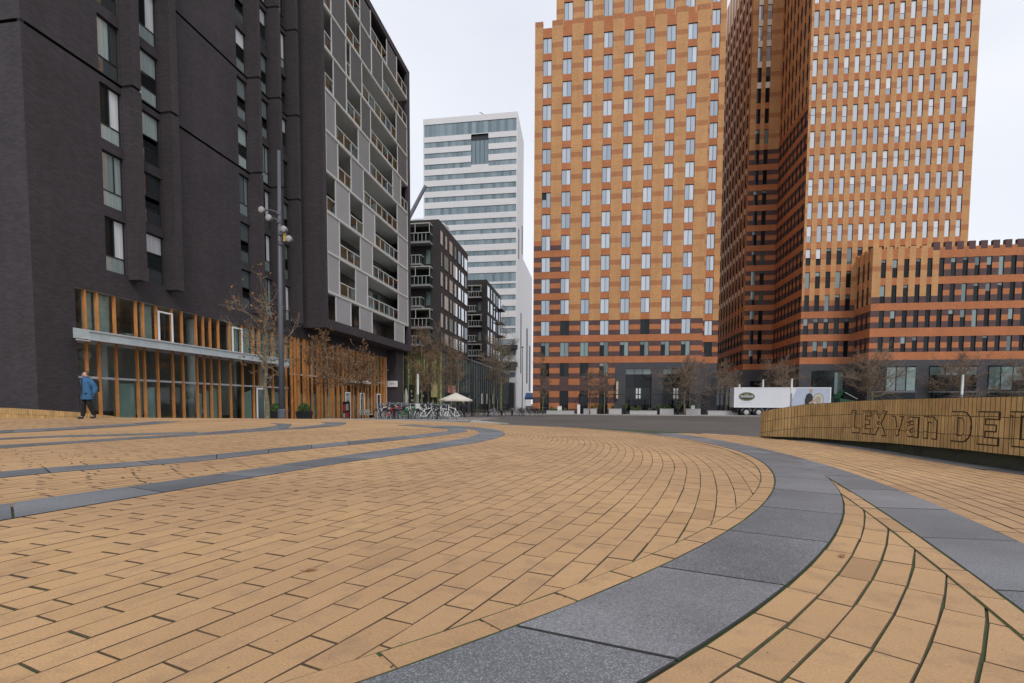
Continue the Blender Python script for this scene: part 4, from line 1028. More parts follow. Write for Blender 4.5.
b = MB(); b.box(3.55, 79.4, 1.5, 3.85, 79.95, 4.1); b.build('banner', plain('cream_banner', (.55, .45, .3)), H)
b = MB(); b.box(14.55, 79.95, ZS, 15.2, 79.997, 2.1); b.box(16.4, 82.36, ZS, 17.3, 82.397, 2.6); b.build('side_door', M['dark_metal'], H)

# ---------------------------------------------------------- office tower at the right
O = thing('office_tower', 'tall orange brick office tower with narrow windows at the right', 'building', (40, 84.6, ZS))
OT = [24.14 + 3.445 * k for k in range(-4, 16)]
OZ = sorted([ZS - .1, 6.9, 82] + [v for t_ in OT for v in (t_, t_ - .8, t_ - 1.6, t_ - 2.45)]); om = lambda j: (OZ[j] + OZ[j + 1]) / 2
def tower_face(b, o, u, length, cols, banded_to=16.4, tanm=0, spm=1, pale_from=999, base=4, rustm=2):
    uu = sorted([0, length] + [v for c in cols for v in c])
    def cell(i, j):
        s = (uu[i] + uu[i + 1]) / 2; z = om(j); ch = any(a < s < c for a, c in cols)
        if z < 6.9: return base
        bd = z < banded_to
        for t_ in OT:
            if t_ - 2.45 < z < t_:
                if ch: return ('hole', 5)
                m_ = t_ - 1.6 < z < t_ - .8
                return (1 if m_ else 3) if bd else (rustm if m_ else tanm)
        if ch and z > pale_from: return 6
        return 1 if bd or ch else tanm
    facade(b, o, u, uu, OZ, cell, .16)
OCOL = [(31.55 + 1.43 * i - 31.2, 31.55 + 1.43 * i - 31.2 + .68) for i in range(15)]
b = MB()
tower_face(b, (31.2, 84.6), EX, 53.25 - 31.2, OCOL)
NCOL = [(.95, 1.65), (2.35, 3.05)]
tower_face(b, (26.4, 97), EX, 4.8, NCOL, 45, pale_from=54)
SC1 = [(.7 + 1.5 * i, 1.25 + 1.5 * i) for i in range(8)]
tower_face(b, (31.2, 97), (0, -1), 12.4, SC1, 46)
SC2 = [(.6 + 2.15 * i, 1.5 + 2.15 * i) for i in range(10)]
tower_face(b, (26.4, 119), (0, -1), 22, SC2, 15, pale_from=20)
b.poly([(53.25, 84.6, ZS), (53.25, 125, ZS), (53.25, 125, 82), (53.25, 84.6, 82)], 0, [(0, 0), (40, 0), (40, 82), (0, 82)])
b.poly([(26.4, 97, 82), (53.25, 84.6, 82), (53.25, 125, 82), (26.4, 125, 82)], 0); b.poly([(53.25, 125, ZS), (26.4, 125, ZS), (26.4, 125, 82), (53.25, 125, 82)], 0)
b.build('wall', HM + [plain('pale_spandrel', (.78, .7, .64), .6, .06)], O)
wl = []; ro = random.Random(31)
def ofwin(T, lst, w_, h_, x, y, z, u, style):
    pm = [M['pane_office'], M['pane_dark'], M['pane_teal'], M['pane_white']]
    r_ = ro.random()
    if style == 'light': q = ro.choice((1, 1, 1, .55, .35)); pn = [(0, 0, 1, 1, 0)] if q == 1 else [(0, 0, 1, q, 0), (0, q, 1, 1, 3)]
    elif style == 'mixed': pn = [(0, 0, 1, .25 + .3 * ro.random(), 1), (0, .4, 1, 1, 0)]
    else:
        if r_ < .45: pn = [(0, 0, 1, 1, 1)]
        elif r_ < .6: pn = [(0, 0, 1, 1, 2)]
        else: q = ro.choice((.4, .55, .75, .85)); pn = [(0, 0, 1, q, 1), (0, q, 1, 1, 2)]
    me = win_mesh('of' + str(ro.randrange(8)) + str([tuple(round(v, 1) for v in p) for p in pn]), w_, h_, pn, M['dark_metal'], pm, .035)
    lst.append((dist(x, y, z), me, x, y, z, u))
for a, c in OCOL:
    for t_ in OT:
        x = 31.2 + (a + c) / 2
        if x > 38.4 and t_ < 22: continue
        ofwin(O, wl, c - a, 2.45, x, 84.7, t_ - 2.45, EX, 'light' if t_ > 26.5 else ('mixed' if t_ > 24 and x < 34 else 'dark'))  # reflection of a dark building opposite, painted into the lower panes
for a, c in NCOL:
    for t_ in OT: ofwin(O, wl, c - a, 2.45, 26.4 + (a + c) / 2, 97.1, t_ - 2.45, EX, 'light' if t_ > 62 else 'dark')
for a, c in SC1:
    for t_ in OT: ofwin(O, wl, c - a, 2.45, 31.3, 97 - (a + c) / 2, t_ - 2.45, (0, -1), 'dark')
for a, c in SC2:
    for t_ in OT: ofwin(O, wl, c - a, 2.45, 26.5, 119 - (a + c) / 2, t_ - 2.45, (0, -1), 'mixed' if t_ > 20 else 'dark')
place_windows(O, wl)
for x0, x1, z0, z1, y in ((33.0, 37.6, ZS, 5.9, 84.6), (27.2, 30.2, ZS, 4.9, 97)):
    b = MB(); b.box(x0, y - .04, z0, x1, y - .01, z1)
    E_ = b.build('ground_window', M['pane_dark'], O)
    b = MB(); b.box(x0 + (x1 - x0) * .7, y - .07, 2.3, x1 - .2, y - .041, z1 - .3); b.build('blind', M['pane_teal'], E_)
for k in range(6):
    b = MB(); y = 98.5 + k * 3.6; b.box(26.3, y, ZS, 26.39, y + 2.3, 4.4); b.build('ground_window', M['pane_dark'], O)

# ---------------------------------------------------------- its lower wing
Wg = thing('office_wing', 'lower brick wing with purple and orange bands and battlements at far right', 'building', (58, 80, ZS))
WX0, WX1 = 38.6, 82
WC = [(39.7 + 1.455 * i - WX0, 39.7 + 1.455 * i - WX0 + .64) for i in range(29)]
WT = [(21.0, 18.45), (17.45, 14.95), (13.95, 11.5), (10.3, 8.15)]
wzv = sorted([ZS - .1, 7.05, 22.45] + [v for t_, b_ in WT for v in (t_, t_ - .85, t_ - 1.6, b_)])
wu = sorted([0, WX1 - WX0, 46.975 - WX0] + [v for c in WC for v in c])
def wc_(i, j):
    s = (wu[i] + wu[i + 1]) / 2; z = (wzv[j] + wzv[j + 1]) / 2; ch = any(a < s < c for a, c in WC); left = s < 46.975 - WX0
    if z < 7.05: return 4
    for k, (t_, b_) in enumerate(WT):
        if b_ < z < t_:
            if ch: return ('hole', 5)
            m_ = t_ - 1.6 < z < t_ - .85
            if left and k == 0: return 2 if m_ else 0
            if left and k == 1: return (0 if z > t_ - 1.6 else 3) if not m_ else 0
            return 1 if m_ else 3
    if left and z > 17 and not ch: return 0
    return 1
b = MB(); facade(b, (WX0, 80), EX, wu, wzv, wc_, .18)
for k, x in enumerate([WX0 + .0] + [WX0 + c[1] for c in WC[:-1]]):
    nx = WX0 + WC[k][0]; mi = 0 if nx < 46.6 else 3
    b.obox((x, 80 if mi == 0 else 79.99), EX, EY, nx - x, .45, 22.45 if mi == 0 else 22.05, 22.75 if mi == 0 else 23.15, mi)
sw = [(.6, 1.15), (2.0, 2.55), (3.3, 3.85)]; su = sorted([0, 4.6] + [v for c in sw for v in c])
def sc_(i, j):
    s = (su[i] + su[i + 1]) / 2; z = (wzv[j] + wzv[j + 1]) / 2; ch = any(a < s < c for a, c in sw)
    if z < 7.05: return 4
    for k, (t_, b_) in enumerate(WT):
        if b_ < z < t_:
            if ch: return 5
            return (2 if t_ - 1.6 < z < t_ - .85 else 0) if k < 2 else (1 if t_ - 1.6 < z < t_ - .85 else 3)
    return 1 if z < 15 or ch else 0
facade(b, (WX0, 84.6), (0, -1), su, wzv, sc_, .1)
for k in range(4): b.obox((WX0, 80.6 + k * 1.2), EX, EY, .4, .6, 22.45, 22.75, 2)
b.poly([(WX0, 80.45, 22.45), (WX1, 80.45, 22.45), (WX1, 110, 22.45), (WX0, 110, 22.45)], 1)
b.poly([(WX1, 80, ZS), (WX1, 110, ZS), (WX1, 110, 22.4), (WX1, 80, 22.4)], 1)
b.build('wall', HM, Wg)
wl = []
for a, c in WC:
    for t_, b_ in WT: ofwin(Wg, wl, c - a, t_ - b_, WX0 + (a + c) / 2, 80.1, b_, EX, 'dark')
place_windows(Wg, wl)
for k, (x0, x1) in enumerate(((39.65, 44.75), (46.4, 52.3), (53.7, 59.6), (61, 67), (68.5, 74.5))):
    b = MB(); b.box(x0, 79.93, ZS, x1, 79.99, 6.2); G_ = b.build('ground_window', M['pane_dark'], Wg)
    n = 4 if k != 1 else 3
    for q in range(n):
        if k == 0 and q == 0: continue
        a = x0 + (x1 - x0) * q / n; zl = 2.75 if k == 0 else (4.9 if k == 1 else rw.choice((2.9, 4.2)))
        b = MB(); b.poly([(a + .08, 79.9, zl), (a + (x1 - x0) / n - .08, 79.9, zl), (a + (x1 - x0) / n - .08, 79.9, 6.0), (a + .08, 79.9, 6.0)], 0, [(0, 0), (1, 0), (1, 1), (0, 1)]); b.build('blind', M['pane_teal'], G_)
    b = MB(); b.box(x0 - .05, 79.86, 2.5, x1 + .05, 79.925, 2.66); b.build('transom', M['grey_metal'], G_)
# ================================================================== TREES
def tree(label, x, y, z, h, fork, spread, seed, bark, twig, leaves=None, nleaf=0, limbs=7, r0=.11, levels=3, up_=.35, lean=.0, name='bare_tree', dens=1.0, group=None, low_=.0):
    rmin = .006 if y < 50 else (.009 if y < 70 else .0125)
    if y > 70: dens *= 1.3
    """trunk, limbs and ever finer twigs"""
    r_ = random.Random(seed); T = thing(name, label, 'tree', (x, y, z), group)
    tr, cr, lf = MB(), MB(), MB(); tips = []
    base = Vector((x, y, z - .03)); topz = h * .8
    pts = []; rad = []; d = Vector((lean, 0, 1)); n = 7
    for i in range(n + 1):
        f = i / n; pts.append(base + Vector((lean * f * topz + r_.uniform(-.05, .05) * (i > 0), r_.uniform(-.05, .05) * (i > 0), topz * f))); rad.append(r0 * (1.25 if i == 0 else 1) * (1 - .72 * f))
    tr.tube(pts, rad, 9)
    def on_trunk(f):
        k = min(int(f * n), n - 1); return pts[k].lerp(pts[k + 1], f * n - k)
    def grow(p, d, L, r, lv):
        k = 4 if lv < levels else 3; P = [p]; d = d.normalized()
        for i in range(k):
            d = (d + Vector((r_.uniform(-.25, .25), r_.uniform(-.25, .25), r_.uniform(-.12, .26)))).normalized(); P.append(P[-1] + d * L / k)
        cr.tube(P, [max(r * (1 - .65 * i / k), rmin) for i in range(k + 1)], 5 if lv == 1 else (4 if lv == 2 else 3), cap=False)
        if lv >= levels: tips.append((P[-1], d)); tips.append((P[-2], d)); return
        m_ = int((9 if lv == 1 else 7) * dens + r_.random())
        for q in range(m_):
            i = r_.randint(1, k); s_ = P[i - 1].lerp(P[i], r_.random())
            a = Vector((r_.gauss(0, 1), r_.gauss(0, 1), r_.gauss(.15, .7))).normalized()
            grow(s_, (d * .55 + a * .85), L * r_.uniform(.38, .66), max(r * .5, .011), lv + 1)
        grow(P[-1], d, L * .5, r * .4, lv + 1)
    for q in range(limbs):
        f = (fork + (h * .95 - fork) * (q / limbs) ** 1.1) / topz; f = min(f, .99)
        a = q * 2.4 + r_.uniform(-.4, .4); wd = spread * (1 - .5 * max(0, f - .4)) * r_.uniform(.8, 1.12)
        grow(on_trunk(f), Vector((math.cos(a), math.sin(a), up_ + low_ * r_.random())), wd, r0 * .42 * (1 - .5 * f), 1)
    grow(pts[-1], Vector((0, 0, 1)), h * .25, r0 * .25, 1)
    tr.build('trunk', bark, T, True); cr.build('crown', twig, T)
    if leaves:
        for q in range(nleaf):
            p, d = r_.choice(tips); p = p + Vector((r_.gauss(0, .07), r_.gauss(0, .07), r_.gauss(-.03, .07)))
            a = Vector((r_.gauss(0, 1), r_.gauss(0, 1), r_.gauss(0, 1))).normalized(); c = a.orthogonal().normalized(); s_ = r_.uniform(.05, .1)
            e = a.cross(c) * s_ * .35
            lf.poly([p, p + a * s_ + c * s_ * .6 + e, p + a * s_ * 1.9 - e, p + a * s_ - c * s_ * .6 + e], 0)
        lf.build('leaves', leaves, T)
    return T
tree('pale tree with few withered leaves beside the tall lamp mast', -16.5, 24, -.75, 6.7, 2.6, 2.3, 5, M['bark'], M['twig_pale'], M['dry_leaf'], 330, limbs=8, r0=.14, up_=.4, dens=.62)
tree('tree thick with withered brown leaves before the timber shopfront', -19.6, 36, -.88, 6.0, 2.7, 2.1, 8, M['bark'], M['twig'], M['dry_leaf'], 1600, limbs=9, r0=.12, up_=.2)
tree('small brown leaved tree against the last timber bays', -19.0, 40.5, -.88, 5.6, 2.8, 1.7, 9, M['bark'], M['twig'], M['dry_leaf'], 1400, limbs=8, r0=.1, up_=.2)
G1 = 'twiggy trees crowding the corner by the glass podium'
for k, (x, y, h, lb) in enumerate([(-21.4, 60, 9.4, 'leftmost twiggy tree next to the green slat wall'), (-20.0, 58.5, 10.4, 'tallest twiggy brown tree behind the bicycle row'), (-18.6, 60.5, 9.8, 'green stemmed twiggy tree behind the white and dark light column'), (-17.4, 62, 8.8, 'twiggy tree at the left edge of the cream parasol'), (-20.8, 63.5, 8.6, 'hindmost twiggy tree at the slat wall corner')]):
    tree(lb, x, y, -.9, h, 2.9, 2.0, 20 + k, M['bark_green'], M['twig'], M['dry_leaf'], 500, limbs=9, r0=.12, up_=.9, group=G1, dens=1.05)
tree('slim yellow stemmed tree rising through the cream parasol', -15.9, 60, -.9, 8.2, 4.2, 1.3, 31, M['bark_green'], M['twig'], limbs=6, r0=.11, up_=.8)
tree('pale bare tree standing alone in front of the white tower', -13.25, 74, -.9, 12.0, 4.2, 3.1, 33, M['bark_green'], M['twig_pale'], limbs=9, r0=.17, up_=.55)
tree('dark bare tree before the far dark block', -17.8, 92, -.9, 12.5, 4.5, 3.2, 34, M['bark'], M['twig'], limbs=9, r0=.16, up_=.5)
tree('slim bare tree at the left corner of the hotel', -7.15, 75, -.8, 7.6, 2.2, 1.3, 41, M['bark_green'], M['twig'], limbs=8, r0=.09, up_=.7)
tree('small bare tree behind the second white planter of the hotel', -.35, 75, -.8, 6.2, 2.2, 1.5, 42, M['bark'], M['twig'], limbs=8, r0=.09)
tree('small bare tree in front of the fourth hotel doorway', 1.75, 75.4, -.8, 6.6, 2.4, 1.4, 43, M['bark'], M['twig'], limbs=8, r0=.09)
tree('broad bare tree in front of the slate hotel entrance', 12.8, 75, -.8, 7.3, 2.7, 3.6, 44, M['bark'], M['twig'], limbs=11, r0=.14, up_=.25, dens=1.15)
tree('bare tree behind the left end of the white trailer', 19.6, 80, -.8, 7.2, 2.7, 2.2, 45, M['bark'], M['twig'], limbs=9, r0=.12)
tree('bare tree behind the middle of the white trailer', 26.9, 79, -.8, 7.6, 2.7, 3.0, 46, M['bark'], M['twig'], limbs=10, r0=.13)
tree('broad bare tree just right of the white trailer', 37.3, 76, -.8, 8.1, 2.6, 3.8, 47, M['bark_green'], M['twig'], limbs=11, r0=.17, up_=.25, dens=1.15)
tree('bare tree in front of the middle ground window of the wing', 48.5, 77, -.8, 7.5, 2.6, 3.4, 48, M['bark'], M['twig'], limbs=11, r0=.14, up_=.25, dens=1.1)
tree('bare tree at the right edge of the view before the wing', 56.4, 77, -.8, 7.6, 2.6, 3.2, 49, M['bark'], M['twig'], limbs=11, r0=.14, up_=.25, dens=1.1)

# ================================================================== STREET FURNITURE
L_ = thing('lamp_mast', 'tall grey lamp mast with four round floodlights beside the pale tree', 'lamp mast', (-14.3, 22, -.6))
b = MB(); b.tube([(-14.33, 22, -.62), (-14.3, 22, 4), (-14.22, 22, 12.05)], [.13, .11, .07], 12); M['mast'] = plain('mast_paint', (.085, .093, .11), .45, .1); b.build('pole', M['mast'], L_, True)
b = MB(); b.lathe((-14.33, 22, -.62), [(.19, 0), (.19, .9), (.14, .95)], 12); b.build('base_sleeve', M['mast'], L_)
M['lens'] = plain('lamp_lens', (.33, .33, .32), .25, .1)
for dx, z, s_ in ((-.72, 9.37, -1), (-.37, 9.0, -1), (.36, 8.46, 1), (.6, 8.02, 1)):
    px = -14.24; b = MB()
    b.tube([(px, 21.95, z - .1), (px + dx * .5, 21.9, z + .02), (px + dx, 21.85, z + .02)], .032, 6)
    b.lathe((px + .02 * s_, 21.98, z - .1), [(.1, -.08), (.1, .08)], 10)
    F_ = b.build('floodlight_arm', M['mast'], L_)
    b = MB(); b.lathe((px + dx, 21.7, z), [(.04, .26), (.1, .23), (.145, .1), (.15, 0)], 16, axis='y'); HD = b.build('floodlight', M['grey_metal'], L_, True)
    b = MB(); b.lathe((px + dx, 21.69, z), [(.14, .0), (.12, -.02), (.02, -.03)], 16, axis='y'); b.build('lens', M['lens'], HD, True)
b = MB(); b.box(-13.95, 21.8, 7.95, -13.86, 21.86, 8.35); b.build('yellow_tag', plain('yellow_plate', (.5, .33, .05)), L_)
M['planter_white'] = plain('opal_tube', (.52, .52, .51), .4, .05)
def column(label, x, y, top, dark_to, zb=-.9):
    T = thing('light_column', label, 'light column', (x, y, zb))
    b = MB(); b.lathe((x, y, zb), [(.11, 0), (.11, dark_to - zb)], 10); b.build('post', M['grey_metal'], T, True)
    b = MB(); b.lathe((x, y, dark_to), [(.13, .003), (.13, top - dark_to - .05), (.12, top - dark_to)], 10); b.build('lamp_tube', M['planter_white'], T, True)
column('white topped light column among the parked bicycles', -19.6, 56, 3.95, 1.65)
column('white topped light column in front of the trailer side', 25.0, 70, 4.0, 2.1)
column('short white topped light column behind the rear of the trailer', 20.9, 78.2, 3.6, 1.9, -.8)
column('white topped light column behind the front half of the trailer', 24.1, 78.2, 4.25, 1.9, -.8)
column('white topped light column in front of the low wing', 44.3, 70, 4.4, 2.0)
def post(label, x, y, top):
    T = thing('lamp_post', label, 'lamp post', (x, y, -.9))
    b = MB(); b.tube([(x, y, -.9), (x, y, top)], [.08, .05], 8); b.build('pole', M['dark_metal'], T, True)
    b = MB(); b.lathe((x, y, top), [(.05, 0), (.26, .06), (.22, .14), (.04, .2)], 12); b.build('lamp_head', M['dark_metal'], T, True)
post('thin dark lamp post right of the cream parasol', -14.25, 60, 8.1)
post('thin dark lamp post left of the white tower foot', -15.0, 92, 9.6)
post('thin dark lamp post next to the hotel corner', -12.4, 91, 10.6)

# planters with clipped box balls at the shopfront
def ball_planter(label, x, y):
    T = thing('box_ball_planter', label, 'planter', (x, y, -.88))
    b = MB(); P = lambda h, r: [(x - r, y - r, h), (x + r, y - r, h), (x + r, y + r, h), (x - r, y + r, h)]
    lo, hi = P(-.88, .33), P(.02, .43)
    for i in range(4): b.poly([lo[i], lo[(i + 1) % 4], hi[(i + 1) % 4], hi[i]])
    b.poly(P(-.03, .42)); b.build('pot', M['dark_metal'], T)
    b = MB(); r_ = random.Random(int(x * 100))
    for k in range(1500):
        d = Vector((r_.gauss(0, 1), r_.gauss(0, 1), r_.gauss(0, 1))).normalized(); p = Vector((x, y, .18)) + d * .4 * r_.uniform(.82, 1.04); p.z = max(p.z, -.02)
        a = Vector((r_.gauss(0, 1), r_.gauss(0, 1), r_.gauss(0, 1))).normalized(); c = a.orthogonal() * .035
        b.poly([p - a * .04, p + c, p + a * .04, p - c])
    b.build('foliage', M['green_leaf'], T)
ball_planter('dark pot with clipped green ball right of the lamp mast', -20.4, 34)
ball_planter('dark pot with clipped green ball partly behind the lamp mast', -20.9, 31.5)
T = thing('sign_board', 'dark pavement poster board by the shop door', 'sign board', (-21.3, 42.2, -.88))
b = MB(); b.obox((-21.65, 42.2), (.97, -.24), (.24, .97), .75, .06, -.85, .75); b.build('board', M['dark_metal'], T)
b = MB(); b.obox((-21.6, 42.18), (.97, -.24), (.24, .97), .25, .012, -.1, .5); b.obox((-21.33, 42.11), (.97, -.24), (.24, .97), .3, .012, -.7, -.2); b.build('poster', [plain('red_print', (.4, .05, .06))], T)
b = MB(); b.obox((-21.3, 42.1), (.97, -.24), (.24, .97), .26, .012, .0, .55); b.obox((-21.6, 42.17), (.97, -.24), (.24, .97), .2, .012, -.65, -.25); b.build('print', M['light_metal'], T)
T = thing('bench', 'pale bench against the shopfront under the white sign', 'bench', (-21.2, 46, -.88))
b = MB(); b.box(-21.5, 45, -.5, -21.0, 47.4, -.42); b.build('seat', M['concrete'], T)
for y in (45.2, 47.1): b = MB(); b.box(-21.45, y, -.88, -21.05, y + .1, -.5); b.build('leg', M['dark_metal'], T)
b = MB(); b.box(-21.55, 45, -.3, -21.5, 47.4, .0); b.build('backrest', M['concrete'], T)
# low edge wall in front of the bicycles
b = MB(); b.box(-16.8, 30, -.95, -7.4, 30.3, -.46); T = thing('low_wall', 'long low dark edge wall in front of the parked bicycles', 'wall', (-10.5, 30, -.9)); b.build('base', M['slate'], T)
b = MB(); b.box(-16.85, 29.95, -.46, -7.35, 30.4, -.35); b.build('coping', M['concrete'], T)
T = thing('granite_wedge', 'pale sloping granite block at the right end of the low edge wall', 'ramp', (-6.3, 30, -.9))
b = MB()
A_, B_ = [(-7.2, 29.7, -.95), (-5.0, 29.7, -.95), (-5.0, 29.7, -.62), (-7.2, 29.7, -.44)], [(-7.2, 30.7, -.95), (-5.0, 30.7, -.95), (-5.0, 30.7, -.56), (-7.2, 30.7, -.38)]
b.poly(A_); b.poly(B_[::-1])
for i in range(4): j = (i + 1) % 4; b.poly([A_[j], A_[i], B_[i], B_[j]])
b.build('block', M['concrete'], T)

# parasols
T = thing('parasol', 'open cream parasol in front of the glass podium', 'parasol', (-15.7, 58, -.9))
b = MB(); c = Vector((-15.7, 58, 1.9)); rim = [(c.x + 1.95 * math.cos(2 * math.pi * k / 8 + .39), c.y + 1.95 * math.sin(2 * math.pi * k / 8 + .39), 1.08) for k in range(8)]
for k in range(8):
    p, q = rim[k], rim[(k + 1) % 8]; b.poly([tuple(c), p, q]); b.poly([p, (p[0], p[1], .9), (q[0], q[1], .9), q])
b.build('canopy', plain('cream_canvas', (.62, .58, .5), .8), T)
b = MB(); b.tube([(-15.7, 58, -.9), (-15.7, 58, 1.85)], .035, 8); b.lathe((-15.7, 58, -.9), [(.35, 0), (.35, .08), (.05, .12)], 12); b.build('pole', M['light_metal'], T)
T = thing('parasol', 'closed pale grey parasol beside the dark pillar', 'parasol', (-21.6, 57.6, -.9))
b = MB(); b.lathe((-21.6, 57.6, -.9), [(.04, 0), (.04, .9), (.28, 1.0), (.2, 1.9), (.24, 2.3), (.1, 3.1), (.03, 3.25)], 9); b.build('canvas', plain('grey_canvas', (.42, .42, .41), .85), T, True)
b = MB(); b.lathe((-21.6, 57.6, -.9), [(.4, 0), (.4, .1), (.06, .14)], 12); b.build('base', M['concrete'], T)

# ---------------------------------------------------------- bicycles
def bicycle(label, group, frame_m, basket=False):
    T = thing('bicycle', label, 'bicycle', (0, 0, 0), group); tyre = M['dark_metal']
    for x in (-.53, .53):
        b = MB(); n = 18
        ring = [(x + .335 * math.cos(2 * math.pi * k / n), 0, .35 + .335 * math.sin(2 * math.pi * k / n)) for k in range(n + 1)]; b.tube(ring, .022, 5, cap=False); W_ = b.build('wheel', tyre, T)
        b = MB(); ring = [(x + .3 * math.cos(2 * math.pi * k / n), 0, .35 + .3 * math.sin(2 * math.pi * k / n)) for k in range(n + 1)]; b.tube(ring, .012, 4, cap=False)
        for k in range(9): a = 2 * math.pi * k / 9; b.tube([(x, 0, .35), (x + .3 * math.cos(a), 0, .35 + .3 * math.sin(a))], .004, 3)
        b.build('rim', M['light_metal'], W_)
    b = MB()
    for p, q in (((-.53, 0, .35), (-.08, 0, .32)), ((-.08, 0, .32), (-.22, 0, .85)), ((-.08, 0, .32), (.36, 0, .8)), ((-.2, 0, .78), (.34, 0, .92)), ((-.53, 0, .35), (-.2, 0, .78)), ((.53, 0, .35), (.36, 0, .8)), ((.36, 0, .8), (.31, 0, 1.05))): b.tube([p, q], .022, 6)
    b.build('frame', frame_m, T)
    b = MB(); b.tube([(.18, -.3, 1.08), (.28, -.24, 1.1), (.33, 0, 1.07), (.28, .24, 1.1), (.18, .3, 1.08)], .016, 5); b.build('handlebar', M['grey_metal'], T)
    b = MB(); b.box(-.37, -.09, .9, -.24, .09, .95); b.box(-.24, -.045, .9, -.1, .045, .945); b.tube([(-.22, 0, .84), (-.24, 0, .91)], .015, 5); b.build('saddle', tyre, T)
    b = MB(); b.box(-.82, -.07, .72, -.38, .07, .74); b.tube([(-.75, 0, .72), (-.53, 0, .36)], .01, 4)
    for x, a0, a1 in ((-.53, 30, 190), (.53, 0, 150)):
        g_ = MB(); P = [(x + .38 * math.cos(R(a)), 0, .35 + .38 * math.sin(R(a))) for a in range(a0, a1 + 1, 20)]; g_.tube(P, .02, 4); g_.build('mudguard', M['dark_metal'], T)
    b.build('luggage_rack', M['dark_metal'], T)
    if basket:
        b = MB(); b.box(.38, -.2, .82, .68, .2, 1.1); b.build('crate', plain('crate_' + label[:5], basket), T)
    return T
BC = [('black', plain('black_frame', (.015, .015, .017), .35)), ('silver', plain('silver_frame', (.4, .41, .42), .35)), ('white', plain('white_frame', (.65, .65, .65), .4)), ('blue', plain('blue_frame', (.05, .09, .16), .4)), ('red', plain('red_frame', (.25, .04, .04), .4))]
GB = 'bicycles in the tangled row by the dark pillar'
prot = [bicycle('%s bicycle in the tangled row between pillar and parasol' % n, GB, m_) for n, m_ in BC]
rk = random.Random(77); used = set(); spots = []
b = MB(); b.box(-16.8, 30.3, -.95, -7.4, 41, -.5); struct(b.build('raised_pavement', plain('terrace_paving', (.2, .18, .165), .85, .18, 1.5)))
for row, yy in enumerate((31.9, 33.3, 34.8, 36.4)):
    x = -13.6 - row * .7
    while x < -8.6 - row * .7: spots.append((x, yy + rk.uniform(-.25, .25))); x += rk.uniform(.36, .62)
for x, y in spots:
    k = rk.choices(range(5), (5, 6, 3, .5, .25))[0]
    o = prot[k] if k not in used else copy_tree(prot[k]); used.add(k)
    o.location = (x, y, -.5); o.scale = (rk.uniform(.92, 1.08),) * 3; o.rotation_euler = (rk.uniform(-.2, .2), 0, R(rk.choice((90, -90)) + rk.uniform(-50, 50)))
for k in range(5):
    if k not in used: prot[k].location = (-9.0 - .6 * k, 37, -.5); prot[k].rotation_euler = (0, 0, R(80))
for lb, m_, x, y, a, bk in (('green bicycle with white crate beside the light column', plain('green_frame', (.04, .25, .07), .4), -11.6, 31.4, 30, (.55, .55, .5)), ('red bicycle leaning in the row left of the green one', plain('scarlet_frame', (.45, .03, .05), .4), -12.5, 31.3, 15, None)):
    o = bicycle(lb, GB, m_, bk); o.location = (x, y, -.5); o.rotation_euler = (.08, 0, R(a))
GR = 'bicycles parked on the open square before the podium'
pr2 = [bicycle('%s bicycle parked on the square left of the hotel' % n, GR, m_) for n, m_ in BC[:2]]
us_ = set()
for k in range(16):
    x, y = -12.6 + (k % 8) * .95 + rk.uniform(-.3, .3), 64 + (k // 8) * 14 + rk.uniform(-1.5, 1.5); q = 0 if rk.random() < .65 else 1
    o = pr2[q] if q not in us_ else copy_tree(pr2[q]); us_.add(q)
    o.location = (x, y, -.9); o.rotation_euler = (rk.uniform(-.1, .1), 0, R(rk.uniform(0, 360)))
for k in range(2):
    if k not in us_: pr2[k].location = (-9, 70 + k, -.9)
for k, (x, y, lb) in enumerate(((-14.0, 62.5, 'left terrace bench set below the far lamp post'), (-9.6, 66, 'right terrace bench set on the open square'))):
    T = thing('picnic_table', lb, 'table', (x, y, -.9))
    b = MB(); b.box(x - .9, y - .35, -.2, x + .9, y + .35, -.14); b.build('tabletop', M['timber_dark'] if 'timber_dark' in M else M.setdefault('timber_dark', plain('weathered_timber', (.12, .09, .07))), T)
    for s_ in (-1, 1):
        b = MB(); b.box(x - .9, y + s_ * .75 - .13, -.47, x + .9, y + s_ * .75 + .13, -.42); b.build('bench_seat', M['timber_dark'], T)
        b = MB(); b.obox((x + s_ * .7 - .04, y - .85), EX, EY, .08, 1.7, -.56, -.48); b.box(x + s_ * .7 - .035, y - .5, -.9, x + s_ * .7 + .035, y - .42, -.2); b.box(x + s_ * .7 - .035, y + .42, -.9, x + s_ * .7 + .035, y + .5, -.2); b.build('leg', M['dark_metal'], T)
for k, (x, y, lb) in enumerate(((-12.35, 60.5, 'dark round topped bollard nearest the lone pale tree'), (-11.0, 62, 'dark round topped bollard in the middle of the three'), (-9.9, 63.5, 'dark round topped bollard nearest the hotel corner'))):
    b = MB(); b.lathe((x, y, -.9), [(.16, 0), (.14, .1), (.11, .5), (.17, .62), (.15, .78), (.03, .84)], 12); o = b.build('bollard', M['dark_metal'], None, True, (x, y, -.9)); tag(o, lb, 'bollard')
T = thing('market_stall', 'far stall with a blue awning left of the hotel', 'stall', (-13.2, 112, -.9))
b = MB(); b.poly([(-14.6, 111, 2.0), (-11.8, 111, 2.0), (-11.8, 113.5, 3.1), (-14.6, 113.5, 3.1)]); b.poly([(-14.6, 110.98, 1.6), (-11.8, 110.98, 1.6), (-11.8, 110.98, 2.02), (-14.6, 110.98, 2.02)]); b.build('awning', plain('blue_awning', (.06, .16, .42)), T)
b = MB(); b.box(-14.4, 111.3, -.9, -12, 112.6, .2); b.build('counter', M['light_metal'], T)
for x in (-14.5, -11.9):
    b = MB(); b.tube([(x, 111.05, -.9), (x, 111.05, 2.0)], .04, 5); b.build('post', M['light_metal'], T)

